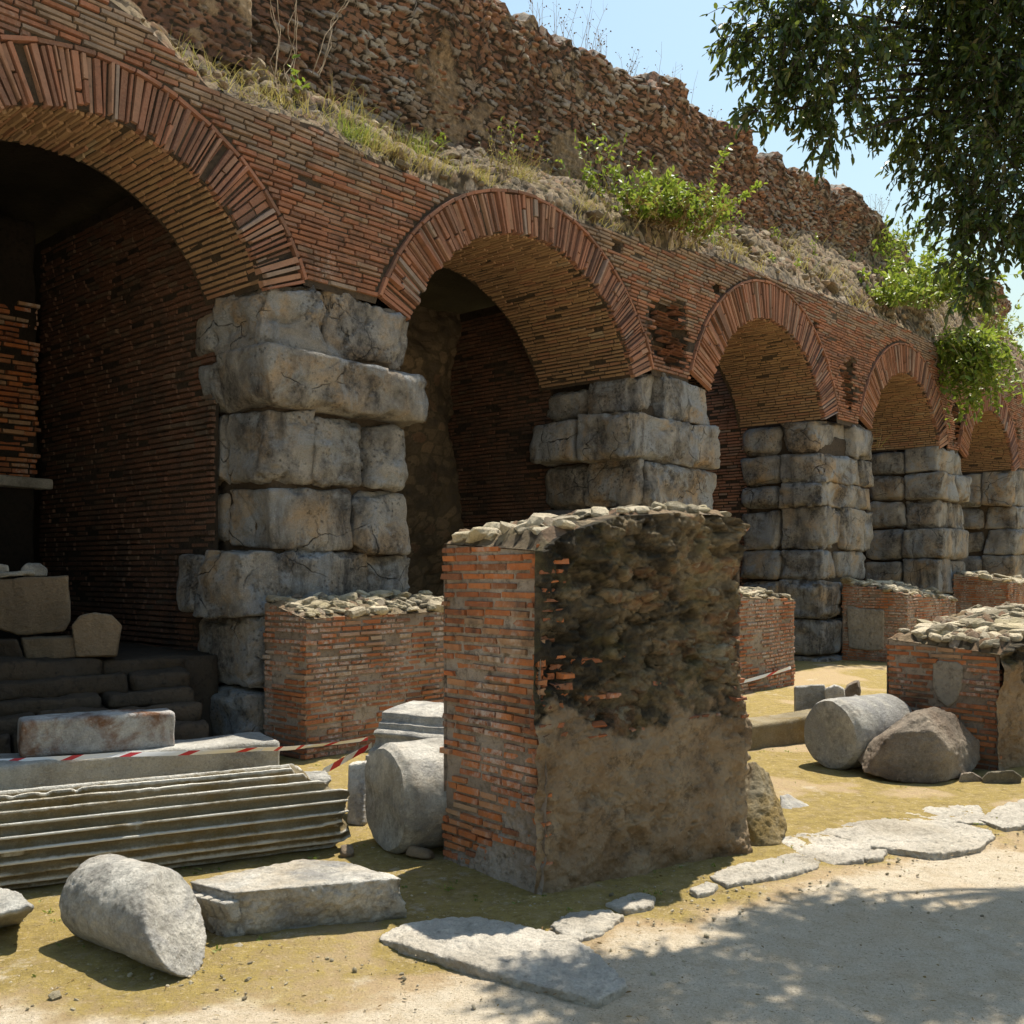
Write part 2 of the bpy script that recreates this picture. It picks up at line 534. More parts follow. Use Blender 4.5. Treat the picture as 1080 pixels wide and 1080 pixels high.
def rubble_mat(name, stops, joint=(.16, .135, .10), dark=(.045, .04, .033), dk=.6, lich=0.0):
    """'cell' and 'gap' are set per vertex: which stone, and how near the mortar between stones"""
    t = NT(name)
    c = t.ramp(t.attr("cell"), stops)
    c = t.mix(t.math('MULTIPLY', t.ramp(t.noise(30, 5, .7), [(.4, 0.0), (.7, 1.0)]), .45), c, tuple(x * .45 for x in stops[1][1]))
    c = t.mix(t.ramp(t.math('ADD', t.attr("gap"), t.math('MULTIPLY', t.math('SUBTRACT', t.noise(35, 4, .7), .5), .5)), [(.25, 0.0), (.6, 1.0)]), c, joint)
    d = t.math('MULTIPLY', t.ramp(t.noise(.9, 7, .7), [(.44, 0.0), (.60, 1.0)]), t.ramp(t.noise(13, 5, .7), [(.3, .2), (.6, 1.0)]))
    c = t.mix(t.math('MULTIPLY', d, dk), c, dark)
    if lich:
        c = t.mix(t.math('MULTIPLY', t.ramp(t.noise(3.3, 6, .7), [(.52, 0.0), (.66, 1.0)]), lich), c, (.20, .17, .06))
    pl = t.attr("plaster")
    pc = t.mix(t.ramp(t.noise(2.4, 7, .68), [(.38, 0.0), (.62, 1.0)]), (.28, .185, .105), (.46, .34, .215))
    pc = t.mix(t.math('MULTIPLY', t.ramp(t.noise(9, 7, .75), [(.52, 0.0), (.66, 1.0)]), .8), pc, (.13, .095, .062))
    pc = t.mix(t.math('MULTIPLY', t.ramp(t.noise(28, 5, .7), [(.62, 0.0), (.70, 1.0)]), .7), pc, (.42, .36, .27))
    c = t.mix(t.ramp(t.math('ADD', pl, t.math('MULTIPLY', t.math('SUBTRACT', t.noise(14, 6, .7), .5), .8)), [(.35, 0.0), (.65, 1.0)]), c, pc)
    b = t.bump(t.noise(14, 9, .74), 1.0, .06)
    b = t.bump(t.noise(55, 6, .74), .8, .014, b)
    return t.done(c, b, .95)

M = {}
M['brick'] = brick_mat("facade_brick", tone(BR_RED, .97, -.06), .7, .35, .56)
M['ring'] = brick_mat("arch_brick", tone(BR_RED[:5] + [(.9, (.33, .17, .10)), (1.0, (.24, .19, .16))], 1.02, .04), .5)
M['soffit'] = brick_mat("vault_brick", BR_TAN, .25)
M['inner'] = brick_mat("passage_brick", [(p_, tuple(x * .40 for x in c_)) for p_, c_ in BR_RED], .85, 0, (.018, .016, .014))  # facade brick darkened: the passage shade is put into its colour
M['inner_mortar'] = mortar_mat("sooty_mortar", (.04, .03, .022), (.06, .045, .032), (.02, .017, .014))  # mortar darkened to match, shade in the colour
M['pillar_brick'] = brick_mat("pillar_brick", tone(BR_ORANGE, 1.08, -.28), .85, .75, .5)
M['spur_brick'] = brick_mat("spur_brick", tone(BR_ORANGE[:3], 1.05, -.2) + [(.75, (.33, .18, .11)), (.9, (.38, .28, .20)), (1.0, (.30, .24, .19))], .4, .85, .47)
M['mortar'] = mortar_mat("facade_mortar", (.055, .040, .028), (.09, .066, .045), (.03, .025, .02))
M['mortar_pale'] = mortar_mat("pale_mortar", (.20, .15, .11), (.40, .335, .275), (.11, .085, .06))
M['pier'] = stone_mat("pier_limestone", (.44, .405, .355), (.255, .235, .21), (.042, .040, .041), (.44, .30, .165), .9, .75, 1.0, 1.3, .85, (.33, .345, .36), 0, .95)
M['soot'] = mortar_mat("sooty_rubble", (.055, .042, .03), (.085, .062, .042), (.03, .024, .018))  # dark tone imitates the shade of the interior
M['soot_black'] = mortar_mat("soot_blackened", (.02, .016, .012), (.035, .027, .019), (.012, .010, .008))  # deepest interior shade painted as near black
M['marble'] = stone_mat("weathered_marble", (.66, .64, .58), (.50, .47, .42), (.085, .08, .068), (.30, .26, .17), .55, .3, .4)
M['column'] = stone_mat("mossy_marble", (.42, .36, .25), (.30, .235, .13), (.08, .066, .04), (.30, .20, .06), .45, .9, .2, 2.2, 0, None, 0, 0, (.86, .82, .73))  # mossy; on the column, sunlit ridges and shaded flutes are painted in
M['granite'] = stone_mat("grey_granite", (.76, .72, .64), (.58, .54, .47), (.10, .095, .085), (.50, .38, .23), .7, .5, .5, 1.3, .3, (.34, .33, .315))
M['boulder'] = stone_mat("dark_boulder", (.44, .365, .28), (.21, .15, .105), (.05, .042, .036), (.30, .25, .19), .6, .5, .4)
M['paving'] = stone_mat("paving_stone", (.74, .675, .575), (.56, .505, .42), (.20, .175, .14), (.46, .37, .24), .45, .35, .6)
M['ledge_stone'] = stone_mat("ledge_stone", (.46, .38, .27), (.34, .27, .18), (.10, .08, .055), (.36, .22, .12), .6, .6, .4, 3.0, 0, None, .9)
M['tan_stone'] = stone_mat("tan_stone", (.36, .27, .18), (.28, .21, .14), (.09, .075, .06), (.34, .25, .14), .4, .4, .3)
UP = [(0, (.14, .085, .06)), (.2, (.24, .13, .085)), (.42, (.34, .17, .10)), (.58, (.33, .22, .15)), (.72, (.42, .34, .26)), (.86, (.37, .34, .31)), (1, (.46, .42, .36))]
M['upper'] = rubble_mat("upper_rubble", UP, (.07, .055, .04), dk=.6)
M['terrace'] = rubble_mat("terrace_rubble", [(0, (.17, .125, .08)), (.3, (.29, .215, .13)), (.6, (.38, .29, .18)), (.85, (.28, .16, .09)), (1, (.44, .37, .28))], (.085, .062, .038), dk=.6, lich=.3)
M['core'] = rubble_mat("concrete_core", [(0, (.05, .042, .03)), (.3, (.17, .13, .08)), (.55, (.38, .29, .17)), (.8, (.30, .16, .08)), (.9, (.44, .37, .26)), (1, (.48, .42, .31))], (.10, .08, .05), (.022, .02, .015), dk=.92, lich=.35)
M['cap'] = stone_mat("cap_rubble", (.76, .68, .53), (.60, .53, .40), (.14, .12, .09), (.42, .36, .17), .55, .5, .5, 4.0, 0, None, 1.0)

# ------------------------------------------------------------------ where things stand
def G(x, y, z=0.0):
    """the point at height z that the photograph shows at (x, y)"""
    d = FPX * (EYE - z) / (y - HOR)
    return np.array([(x - 540) / FPX * d, d, z])
def D(x, y, d):
    return np.array([(x - 540) / FPX * d, d, EYE + (HOR - y) / FPX * d])

O = np.array([-2.48, 8.4])
T = np.array([.66599, .74596])            # along the arcade, away from the camera
N = np.array([.74596, -.66599])           # out of the arcade, to the open ground
def FW(u, z, w=0.0):
    u, z, w = np.broadcast_arrays(np.asarray(u, float), z, w)
    return np.stack([O[0] + T[0] * u + N[0] * w, O[1] + T[1] * u + N[1] * w, z], -1)
def fac(x, y, w=0.0):
    """photograph point -> (u, z) on the plane w in front of the arcade"""
    o = O + N * w
    r = (x - 540) / FPX
    u = (r * o[1] - o[0]) / (T[0] - r * T[1])
    return u, EYE + (HOR - y) * (o[1] + T[1] * u) / FPX

# arches: centre u, centre z, inner and outer radius, half angle, depth of the vault
ARCH = [(-0.98, 3.55, 1.53, 1.96, 70, .95), (4.16, 3.31, 2.10, 2.54, 68, 1.6), (9.95, 3.54, 2.0, 2.56, 71, 1.65), (15.75, 3.60, 1.95, 2.5, 71, 1.65), (21.3, 3.5, 1.95, 2.5, 71, 1.65)]
def a_end(i, side, r):
    c, zc, ri, re, th, dp = ARCH[i]
    t = math.radians(th)
    R = ri if r == 'i' else re
    return c + side * R * math.sin(t), zc + R * math.cos(t)
PIER = []            # u0, u1, spring z (outer end) on both sides
for i in range(len(ARCH)):
    l = (a_end(i - 1, 1, 'i'), a_end(i - 1, 1, 'e')) if i else None
TOPX = [-6, -2.2, -.89, -.68, -.38, -.03, .09, .37, 1.07, 1.7, 2.37, 2.91, 3.72, 4.05, 4.97, 7.0, 7.36, 8.51, 10.07, 12.77, 15.89, 19.92, 22.9, 27]
TOPZ = [6.75, 6.4, 6.0, 5.94, 5.8, 5.62, 5.65, 5.63, 5.69, 5.60, 5.57, 5.59, 5.87, 5.88, 5.83, 5.96, 6.08, 6.17, 6.24, 6.38, 6.46, 6.42, 6.5, 6.6]
def top(u):
    return np.interp(u, TOPX, TOPZ)
def low(u):
    """underside of the brick face: the outer line of the arches, else the top of the stone piers"""
    u = np.asarray(u, float)
    z = np.full(u.shape, 4.22)
    for i, (c, zc, ri, re, th, dp) in enumerate(ARCH):
        t = math.radians(th)
        m = np.abs(u - c) < re * math.sin(t) + .03
        z = np.where(m, np.maximum(zc + np.sqrt(np.maximum((re + .045) ** 2 - (u - c) ** 2, 0)), zc + re * math.cos(t)), z)
    return z
U0, U1 = -5.0, 25.6

# ------------------------------------------------------------------ ground: one sheet to the horizon
def path_edge(x):
    return np.interp(x, [-30, -4, -1.96, -.52, .51, 1.7, 3.3, 6, 60], [2.6, 3.3, 3.72, 4.12, 4.70, 5.45, 6.35, 7.9, 45])
gx = np.unique(np.round(np.concatenate([-np.geomspace(6, 1500, 26), np.arange(-6, 9, .045), np.geomspace(9, 1500, 26)]), 4))
gy = np.unique(np.round(np.concatenate([-np.geomspace(1, 1500, 22), np.arange(-1, 2.6, .3), np.arange(2.6, 12, .04), np.arange(12, 30, .4), np.geomspace(30, 1500, 20)]), 4))
X, Y = np.meshgrid(gx, gy, indexing='ij')
XY = np.stack([X.ravel(), Y.ravel(), np.zeros(X.size)], 1)
dpe = XY[:, 1] - path_edge(XY[:, 0])                       # > 0 behind the path's edge
wob = fbm(XY, 1.6, 4, 4) * .55
pathm = sstep(-.02, -.62, dpe + wob * .8)
mossn = fbm(XY, 1.1, 5, 21)
moss = sstep(-.22, .22, mossn + .05) * sstep(-.45, .15, dpe + wob)
moss = np.maximum(moss, sstep(-.1, .5, dpe + wob) * .35)
moss = np.maximum(moss, sstep(-.75, -.1, dpe + wob) * sstep(.3, -1.2, XY[:, 0]) * .62)
near = np.exp(-np.maximum(np.hypot(XY[:, 0], XY[:, 1] - 5) - 8, 0) / 4)
zz = near * (.035 * fbm(XY, .55, 3, 8) + .012 * fbm(XY, 3.5, 4, 9) + .004 * fbm(XY, 14, 2, 10) + .014 * sstep(-.05, .3, dpe)) - .014
b = Buf()
XY[:, 2] = zz
b.add(XY, grid_faces(len(gx), len(gy)), .5, True)
def ground_mat():
    t = NT("ground_earth")
    p, mo = t.attr("path"), t.attr("moss")
    n1, n2, n3 = t.noise(1.6, 6, .65), t.noise(12, 7, .7), t.noise(75, 5, .75)
    grit = t.mix(t.ramp(n2, [(.3, 0.0), (.7, 1.0)]), (.58, .485, .35), (.70, .61, .48))
    grit = t.mix(t.ramp(n1, [(.45, 0.0), (.7, .6)]), grit, (.56, .42, .265))
    soil = t.mix(t.ramp(n2, [(.3, 0.0), (.7, 1.0)]), (.40, .275, .145), (.58, .44, .265))
    mosc = t.mix(t.ramp(n2, [(.3, 0.0), (.68, 1.0)]), (.21, .15, .036), (.42, .31, .085))
    mosc = t.mix(t.ramp(t.noise(30, 5, .7), [(.56, 0.0), (.68, 1.0)]), mosc, (.54, .42, .235))
    mf = t.math('ADD', mo, t.math('MULTIPLY', t.math('SUBTRACT', n2, .5), .9))
    c = t.mix(t.ramp(mf, [(.3, 0.0), (.62, 1.0)]), soil, mosc)
    bare = t.ramp(t.noise(2.6, 7, .7), [(.60, 0.0), (.68, 1.0)])
    c = t.mix(t.math('MULTIPLY', bare, .7), c, (.62, .54, .42))
    pf = t.math('ADD', p, t.math('MULTIPLY', t.math('SUBTRACT', n2, .5), .7))
    c = t.mix(t.ramp(pf, [(.35, 0.0), (.7, 1.0)]), c, grit)
    sp = t.ramp(t.voro(42).outputs["Distance"], [(.10, 1.0), (.17, 0.0)])
    n4 = t.noise(210, 4, .8)
    c = t.mix(t.math('MULTIPLY', t.ramp(n4, [(.38, 1.0), (.5, 0.0)]), .5), c, (.30, .235, .15))
    c = t.mix(t.math('MULTIPLY', t.ramp(t.noise(5.5, 8, .78), [(.52, 0.0), (.62, 1.0)]), .4), c, (.42, .315, .19))
    c = t.mix(t.math('MULTIPLY', sp, .7), c, (.14, .105, .07))
    c = t.mix(t.math('MULTIPLY', t.ramp(n3, [(.35, 1.0), (.5, 0.0)]), .45), c, (.28, .22, .135))
    c = t.mix(t.math('MULTIPLY', t.ramp(n3, [(.62, 0.0), (.72, 1.0)]), .6), c, (.72, .67, .58))
    bp = t.bump(n3, .9, .02, t.bump(n2, .8, .045))
    return t.done(c, bp, .97)
single("ground", b, ground_mat(), None, None, kind="structure", vattr={"path": pathm, "moss": moss}, loc=(0, 0, 0))

# ------------------------------------------------------------------ the arcade
arcade = empty("amphitheatre_arcade", (*FW(8, 0, 0)[:2], 0), "long ruined red brick arcade of round arches standing on grey stone block piers", "ruin")
rng = np.random.default_rng(5)

# ragged robbed-out patches in the brick face: centre u, z, half sizes, depth
HOLES = [(7.0, 4.85, .42, .55, .20), (12.95, 4.9, .35, .5, .16), (18.8, 4.95, .45, .5, .15), (23.4, 4.95, .5, .6, .15)]
PUT = [fac(652, 262), fac(757, 302), fac(860, 343), fac(390, 240)]
PUT = [(u, z) for u, z in PUT[:3]]
def hole(u, z):
    d = np.zeros(np.shape(u))
    P = np.stack([u, z, np.zeros_like(u)], -1).reshape(-1, 3)
    nz = fbm(P, 2.6, 3, 31).reshape(np.shape(u))
    for cu, cz, hu, hz, dep in HOLES:
        q = np.hypot((u - cu) / hu, (z - cz) / hz) + nz * .7
        d = np.maximum(d, dep * sstep(1.05, .75, q))
    return d
def put(u, z):
    r = np.zeros(np.shape(u))
    for cu, cz in PUT:
        r = np.maximum(r, ((np.abs(u - cu) < .085) & (np.abs(z - cz) < .085)).astype(float))
    return r

# brick face
def inside_face(u, z):
    e = .03 * vnoise(np.stack([u * 9, z * 9, u * 0], -1).reshape(-1, 3), 6).reshape(np.shape(u))
    return (z > low(u) + .02) & (z < top(u) - .01 + e)
rows, tint = brick_field(inside_face, (U0, U1), (4.2, 6.9), rng, .049, .010, (.16, .33), .03, 0.0, .006, .012, .03,
                         wfun=lambda u, z: .012 * fbm(np.stack([u, z, u * 0], 1), 1.2, 3, 12) - .02 * sstep(.25, .6, fbm(np.stack([u, z, u * 0], 1), 1.8, 3, 13)) - .75 * hole(u, z) + (hole(u, z) > .02) * rng.normal(0, .035, len(u)),
                         miss=lambda u, z: np.maximum(sstep(.03, .09, hole(u, z)) * .62, put(u, z)))
tint = np.clip(tint * .75 + .08 + .30 * fbm(np.stack([rows[:, 0], rows[:, 2] * 3, rows[:, 0] * 0], 1), .8, 3, 41), 0, 1)
topd = top((rows[:, 0] + rows[:, 1]) / 2) - rows[:, 3]            # weathered grey courses under the ledge
gw = rng.random(len(tint)) < .75 * sstep(.75, .05, topd + .3 * fbm(np.stack([rows[:, 0], rows[:, 2], rows[:, 0] * 0], 1), 1.0, 3, 43))
tint = np.where(gw, rng.uniform(.86, 1.0, len(tint)), tint)
fb = Buf()
brick_boxes(fb, rows, tint, lambda a, bb, w: FW(a, bb, w), rng)
face = link("brick_face", fb.mesh("brick_face"), M['brick'], arcade)
# mortar behind it, dug out where bricks are robbed
us = np.arange(U0, U1, .045); nv = 70
Ug = np.repeat(us[:, None], nv, 1)
lo = low(us) - .03; hi = top(us)
Zg = lo[:, None] + (hi - lo)[:, None] * np.linspace(0, 1, nv)[None]
uf, zf = Ug.ravel(), Zg.ravel()
f1, f2, cid = worley2(uf / .16, zf / .11, 3)
hd = hole(uf, zf)
wv = -.026 - hd - .2 * put(uf, zf) + (hd > .02) * .10 * sstep(0, .3, f2 - f1) * (cid - .2) + .006 * fbm(np.stack([uf, zf, uf * 0], 1), 9, 3, 4)
mb = Buf(); mb.add(FW(uf, zf, wv), grid_faces(len(us), nv), .5, True)
link("mortar_bed", mb.mesh("mortar_bed"), M['mortar'], arcade)

# arches
for i, (c, zc, ri, re, th, dp) in enumerate(ARCH):
    t = math.radians(th)
    rg = np.random.default_rng(100 + i)
    Rm = (ri + re) / 2
    pol = lambda a, r, w, c=c, zc=zc, Rm=Rm: FW(c + r * np.sin(a / Rm), zc + r * np.cos(a / Rm), w)
    rows, tint = [], []
    a = -t * Rm
    prev = 0
    while a < t * Rm:
        wd = rg.choice([rg.uniform(.032, .05), rg.uniform(.045, .075)])
        bad = rg.random()
        w = .012 + rg.normal(0, .014) - (.038 if bad < .06 else 0)
        r1 = re + rg.normal(0, .006); r0 = ri - .008 + abs(rg.normal(0, .026))
        tt = rg.random()
        if rg.random() < .25:                       # two shorter bricks make up the length
            m = ri + (re - ri) * rg.uniform(.3, .7)
            rows += [(a, a + wd - .011, r0, m - .006, w), (a, a + wd - .011, m + .006, r1, w + rg.normal(0, .008))]
            tint += [tt, rg.random()]
        else:
            rows.append((a, a + wd - rg.uniform(.006, .018), r0, r1, w)); tint.append(tt)
        a += wd
    rb = Buf()
    brick_boxes(rb, np.array(rows), np.array(tint), pol, rg, .06, .004, .004)
    # thin tile course round the outside
    rows, tint = [], []
    a = -t * Rm
    while a < t * Rm:
        L = rg.uniform(.12, .3)
        rows.append((a, min(a + L - .008, t * Rm), re + .008, re + .045, .022 + rg.normal(0, .006))); tint.append(rg.uniform(.05, .6)); a += L
    brick_boxes(rb, np.array(rows), np.array(tint), pol, rg, .06, .003, .002)
    ring = link("arch_ring", rb.mesh("arch_ring"), M['ring'], arcade)
    # its mortar
    q = np.linspace(-t, t, 120)
    rr = np.linspace(ri + .01, re + .04, 4)
    A, Rr = np.meshgrid(q, rr, indexing='ij')
    kb = Buf(); kb.add(FW(c + Rr.ravel() * np.sin(A.ravel()), zc + Rr.ravel() * np.cos(A.ravel()), -.03), grid_faces(120, 4), .5, True)
    link("ring_mortar", kb.mesh("ring_mortar"), M['mortar'], arcade)
    # brick lining of the vault
    sof = lambda a, d, w, c=c, zc=zc, ri=ri: FW(c + (ri - w) * np.sin(a / ri), zc + (ri - w) * np.cos(a / ri), -d)
    rows, tint = brick_field(lambda d, a: (d > .03) & (d < dp), (.03, dp), (-t * ri, t * ri), rg, .05, .012, (.14, .3), .03, 0.0, .007, .012,
                             wfun=lambda d, a: .014 * fbm(np.stack([d, a, d * 0], 1), 1.6, 3, 50 + i))
    sb = Buf()
    tint = np.clip(tint * .75 + .15 + .3 * fbm(np.stack([rows[:, 0], rows[:, 2], rows[:, 0] * 0], 1), 1.4, 3, 60 + i), 0, 1)
    brick_boxes(sb, rows, tint, lambda d, a, w: sof(a, d, w), rg)
    link("vault_lining", sb.mesh("vault_lining"), M['soffit'], arcade)
    A, Dd = np.meshgrid(np.linspace(-t * ri, t * ri, 90), np.linspace(.02, dp + .02, 12), indexing='ij')
    vb = Buf(); vb.add(sof(A.ravel(), Dd.ravel(), -.018 + 0 * A.ravel()), grid_faces(90, 12), .5, True)
    link("vault_mortar", vb.mesh("vault_mortar"), M['mortar'], arcade)

# piers of stone blocks
def sgn_block(buf, u0, u1, z0, z1, w0, w1, seed, zt=None, r=.06, seg=.045, amp=.016, worn=.05):
    """zt: heights of the top at (u0, u1)"""
    zt = zt or (z1, z1)
    C = []
    for u, zz in ((u0, zt[0]), (u1, zt[1])):
        for w in (w0, w1):
            for z in (z0, zz):
                C.append((u, w, z))
    C = np.array(C)
    q = np.random.default_rng(seed + 5000)
    C = C + q.normal(0, .042, C.shape) * np.array([1, 1, .45])
    hex_stone(buf, C, r, seg, amp, 2.6, seed, .5, lambda W: FW(W[:, 0], W[:, 2], W[:, 1]), worn)

def make_pier(idx, ul, ur, zs, seams, protr, deep, zl, zr, zpk, side_seam=.5, seg=.05, left_out=None, right_out=None):
    p = bpy.data.objects.new("stone_pier", None)
    scn.collection.objects.link(p); p.parent = arcade
    base = FW((ul + ur) / 2, 0, -.5)
    p.location = Vector(base) - arcade.location
    rg = np.random.default_rng(300 + idx)
    # rough core filling the joints
    cb = Buf(); zc = zs[0] - .3
    hex_stone(cb, [(u, w, z) for u in (ul + .16, ur - .14) for w in (-deep + .1, -.14) for z in (-.1, zc)], .05, .12, .02, 2, idx, .5, lambda W: FW(W[:, 0], W[:, 2], W[:, 1]))
    link("rubble_core", cb.mesh("rubble_core"), M['soot'], p)
    for k in range(len(zs) - 1):
        z1, z0 = zs[k], zs[k + 1]
        fs = [0] + list(seams[k]) + [1]
        pr = protr[k]
        lo_ = (left_out or {}).get(k, 0)
        bl, br = ul - lo_ + rg.normal(0, .055), ur + rg.normal(0, .045) + (right_out or {}).get(k, 0)
        for j in range(len(fs) - 1):
            a, c = bl + (br - bl) * fs[j], bl + (br - bl) * fs[j + 1]
            zt = None
            if k == 0:
                pk = zpk
                f = lambda u: np.interp(u, [ul, ul + .45, ur - .5, ur], [zl, pk, pk, zr]) + .035
                zt = (f(a), f(c))
            g = .001
            bb = Buf()
            d1 = -deep * side_seam if j == 0 else -deep * .55
            sgn_block(bb, a + g, c - g, z0 + g, z1 - g, d1 + g, pr + rg.normal(0, .045), idx * 40 + k * 5 + j, zt and (zt[0], zt[1]), r=rg.uniform(.02, .07), seg=seg, amp=rg.uniform(.014, .024), worn=rg.uniform(.06, .115))
            link("stone_block", bb.mesh("stone_block"), M['pier'], p)
        # the stones deeper in, seen on the side towards the opening
        bb = Buf()
        o_ = rg.uniform(.0, .03)
        sgn_block(bb, bl + o_, bl + 1.0, z0 + .012, (z1 if k else zl) - .014, -deep + .01, -deep * side_seam - .012, idx * 40 + k * 5 + 4, r=rg.uniform(.07, .16), seg=seg * 1.2, amp=.02, worn=.07)
        link("stone_block", bb.mesh("stone_block"), M['pier'], p)
    return p

def zrow(xref, ys):
    return [fac(xref, y)[1] for y in ys]
def pier_u(i):
    l = a_end(i, 1, 'i')[0]; r = a_end(i + 1, -1, 'i')[0] if i + 1 < len(ARCH) else l + 2
    return l, r
def pier_z(i):
    return a_end(i, 1, 'i')[1], (a_end(i + 1, -1, 'i')[1] if i + 1 < len(ARCH) else a_end(i, 1, 'i')[1]), 4.24
l, r = pier_u(0); zl, zr, zp = pier_z(0)
zs = zrow(350, [300, 377, 436, 515, 581, 647, 722, 800]); zs[-1] = -.1
make_pier(0, l, r, zs, [[.40], [], [.32, .66], [.58], [.70], [.35, .7], [.5]], [.0, .10, -.03, .0, .05, .0, .0], 1.15, zl, zr, zp, .62, .034, {0: .03, 1: .06, 2: -.05, 4: .24, 5: .17, 6: .18}, {1: .10, 2: -.05, 3: .0, 4: .02})
l, r = pier_u(1); zl, zr, zp = pier_z(1)
zs = zrow(700, [402, 441, 489, 536, 585, 635, 690]) + [-.1]
make_pier(1, l, r, zs, [[.33], [], [.12], [.5], [.4], [.6], [.5]], [.0, .10, .04, 0, 0, .03, 0], 1.6, zl, zr, zp, .5, .045, {1: .08, 2: .05}, {1: .06, 2: .03})
l, r = pier_u(2); zl, zr, zp = pier_z(2)
zs = zrow(895, [443, 481, 511, 537, 580, 612, 650, 690]) + [-.1]
make_pier(2, l, r, zs, [[.6], [.75], [.72], [.4, .85], [.35], [.5], [.4], [.5]], [.0, .05, .0, .02, .0, .05, .04, .04], 1.65, zl, zr, zp, .5, .055, {5: .1, 6: .12, 7: .12})
l, r = pier_u(3); zl, zr, zp = pier_z(3)
zs = zrow(1005, [471, 500, 528, 558, 590, 626, 655]) + [-.1]
make_pier(3, l, r, zs, [[.6], [.5], [.4], [], [.5], [.5], [.5]], [.0, .03, .0, .02, .03, .05, .05], 1.65, zl, zr, zp, .45, .08, {3: .08, 4: .15})
l, r = pier_u(4); zl, zr, zp = pier_z(4)
zs = zrow(1050, [500, 530, 556, 584, 612]) + [-.1]
make_pier(4, 22.95 if l < 22.95 else l, l + 2.1, zs, [[.6], [], [.5], [.5], [.5]], [.0, .03, .0, .02, .03], 1.65, zl, zr, zp, .45, .08, {})
l0 = a_end(0, -1, 'i')[0]
zs = [3.9, 3.2, 2.6, 1.9, 1.2, .5, -.1]
make_pier(5, l0 - 1.9, l0, zs, [[.5]] * 6, [0] * 6, 1.15, a_end(0, -1, 'i')[1], a_end(0, -1, 'i')[1], 4.2, .6, .08, {})

# the passage behind: radial brick walls, back wall, ceiling
IN_D = 4.6
def wall_quad(buf, pts):
    buf.add(np.array(pts), [[0, 1, 2, 3]], .5)
for i, (c, zc, ri, re, th, dp) in enumerate(ARCH):
    rg = np.random.default_rng(400 + i)
    uR = a_end(i, 1, 'i')[0] + (.10 if i else .02)
    depth = IN_D if i == 0 else 4.2
    mapw = lambda d, z, w, uR=uR: FW(uR - w, z, -d)
    iw = Buf()
    rows, tint = brick_field(lambda d, z: (d > dp - .12) & (z < 5.4), (dp - .1, depth), (-.05, 5.4), rg, .056 if i < 3 else .075, .013, (.17, .3), .04, 0.0, .008, .05,
                             wfun=lambda d, z: .03 * fbm(np.stack([d, z, d * 0], 1), 1.1, 3, 70 + i))
    tint = np.clip(tint * .8 + .1 + .25 * fbm(np.stack([rows[:, 0], rows[:, 2], rows[:, 0] * 0], 1), 1.2, 3, 80 + i), 0, 1)
    brick_boxes(iw, rows, tint, mapw, rg)
    link("passage_wall", iw.mesh("passage_wall"), M['ring'] if i == 2 else M['inner'], arcade)  # third bay's wall has brighter brick, imitating light on it
    mb2 = Buf()
    dd, zz2 = np.meshgrid(np.linspace(dp - .15, depth + .3, 40), np.linspace(-.1, 5.5, 60), indexing='ij')
    mb2.add(mapw(dd.ravel(), zz2.ravel(), -.02 + .02 * fbm(np.stack([dd.ravel(), zz2.ravel(), dd.ravel() * 0], 1), 2, 3, 3)), grid_faces(40, 60), .5, True)
    uL = a_end(i, -1, 'i')[0] - .1
    wall_quad(mb2, [FW(uL, -.1, -dp), FW(uL, -.1, -7.5), FW(uL, 5.5, -7.5), FW(uL, 5.5, -dp)])
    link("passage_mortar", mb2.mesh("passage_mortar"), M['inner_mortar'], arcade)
# back wall: eroded rubble, with a dark doorway behind the first arch
def back_wall(u0, u1, d, name, mat, seed, step=.05, z1=5.5, lump=.16, z0=-.1):
    ug = np.arange(u0, u1 + step, step); zg = np.arange(z0, z1 + step, step)
    A, Bz = np.meshgrid(ug, zg, indexing='ij'); a, z = A.ravel(), Bz.ravel()
    P = np.stack([a, z, a * 0], 1)
    f1, f2, cid = worley2(a / .22, z / .15, seed)
    w = lump * fbm(P, .9, 4, seed) + .05 * (.6 - f1) + .03 * fbm(P, 6, 3, seed + 1)
    k = Buf(); k.add(FW(a, z, -d + w), grid_faces(len(ug), len(zg)), .5, True)
    return link(name, k.mesh(name, (0, 0, 0), {"cell": cid, "gap": sstep(.25, .03, f2 - f1)}), mat, arcade)
SHADE_DARK = [(0, (.05, .04, .03)), (.4, (.09, .068, .045)), (.8, (.13, .095, .06)), (1, (.10, .06, .038))]  # shade on the back walls put into these stone colours
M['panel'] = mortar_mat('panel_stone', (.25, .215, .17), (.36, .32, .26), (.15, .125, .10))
M['sooty_core'] = rubble_mat("sooty_core", SHADE_DARK, (.09, .07, .05), (.03, .025, .02), .6)
M['dim_core'] = rubble_mat("dim_core", tone(SHADE_DARK, 2.1, 0), (.13, .10, .065), (.03, .025, .02), .7)  # less painted shade here, so the rubble shows dimly
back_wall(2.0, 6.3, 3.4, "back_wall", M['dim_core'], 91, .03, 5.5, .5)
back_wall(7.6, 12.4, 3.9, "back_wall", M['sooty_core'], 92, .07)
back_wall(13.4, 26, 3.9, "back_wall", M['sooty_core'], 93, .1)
back_wall(-5, 1.0, 7.4, "back_wall", M['sooty_core'], 94, .1)
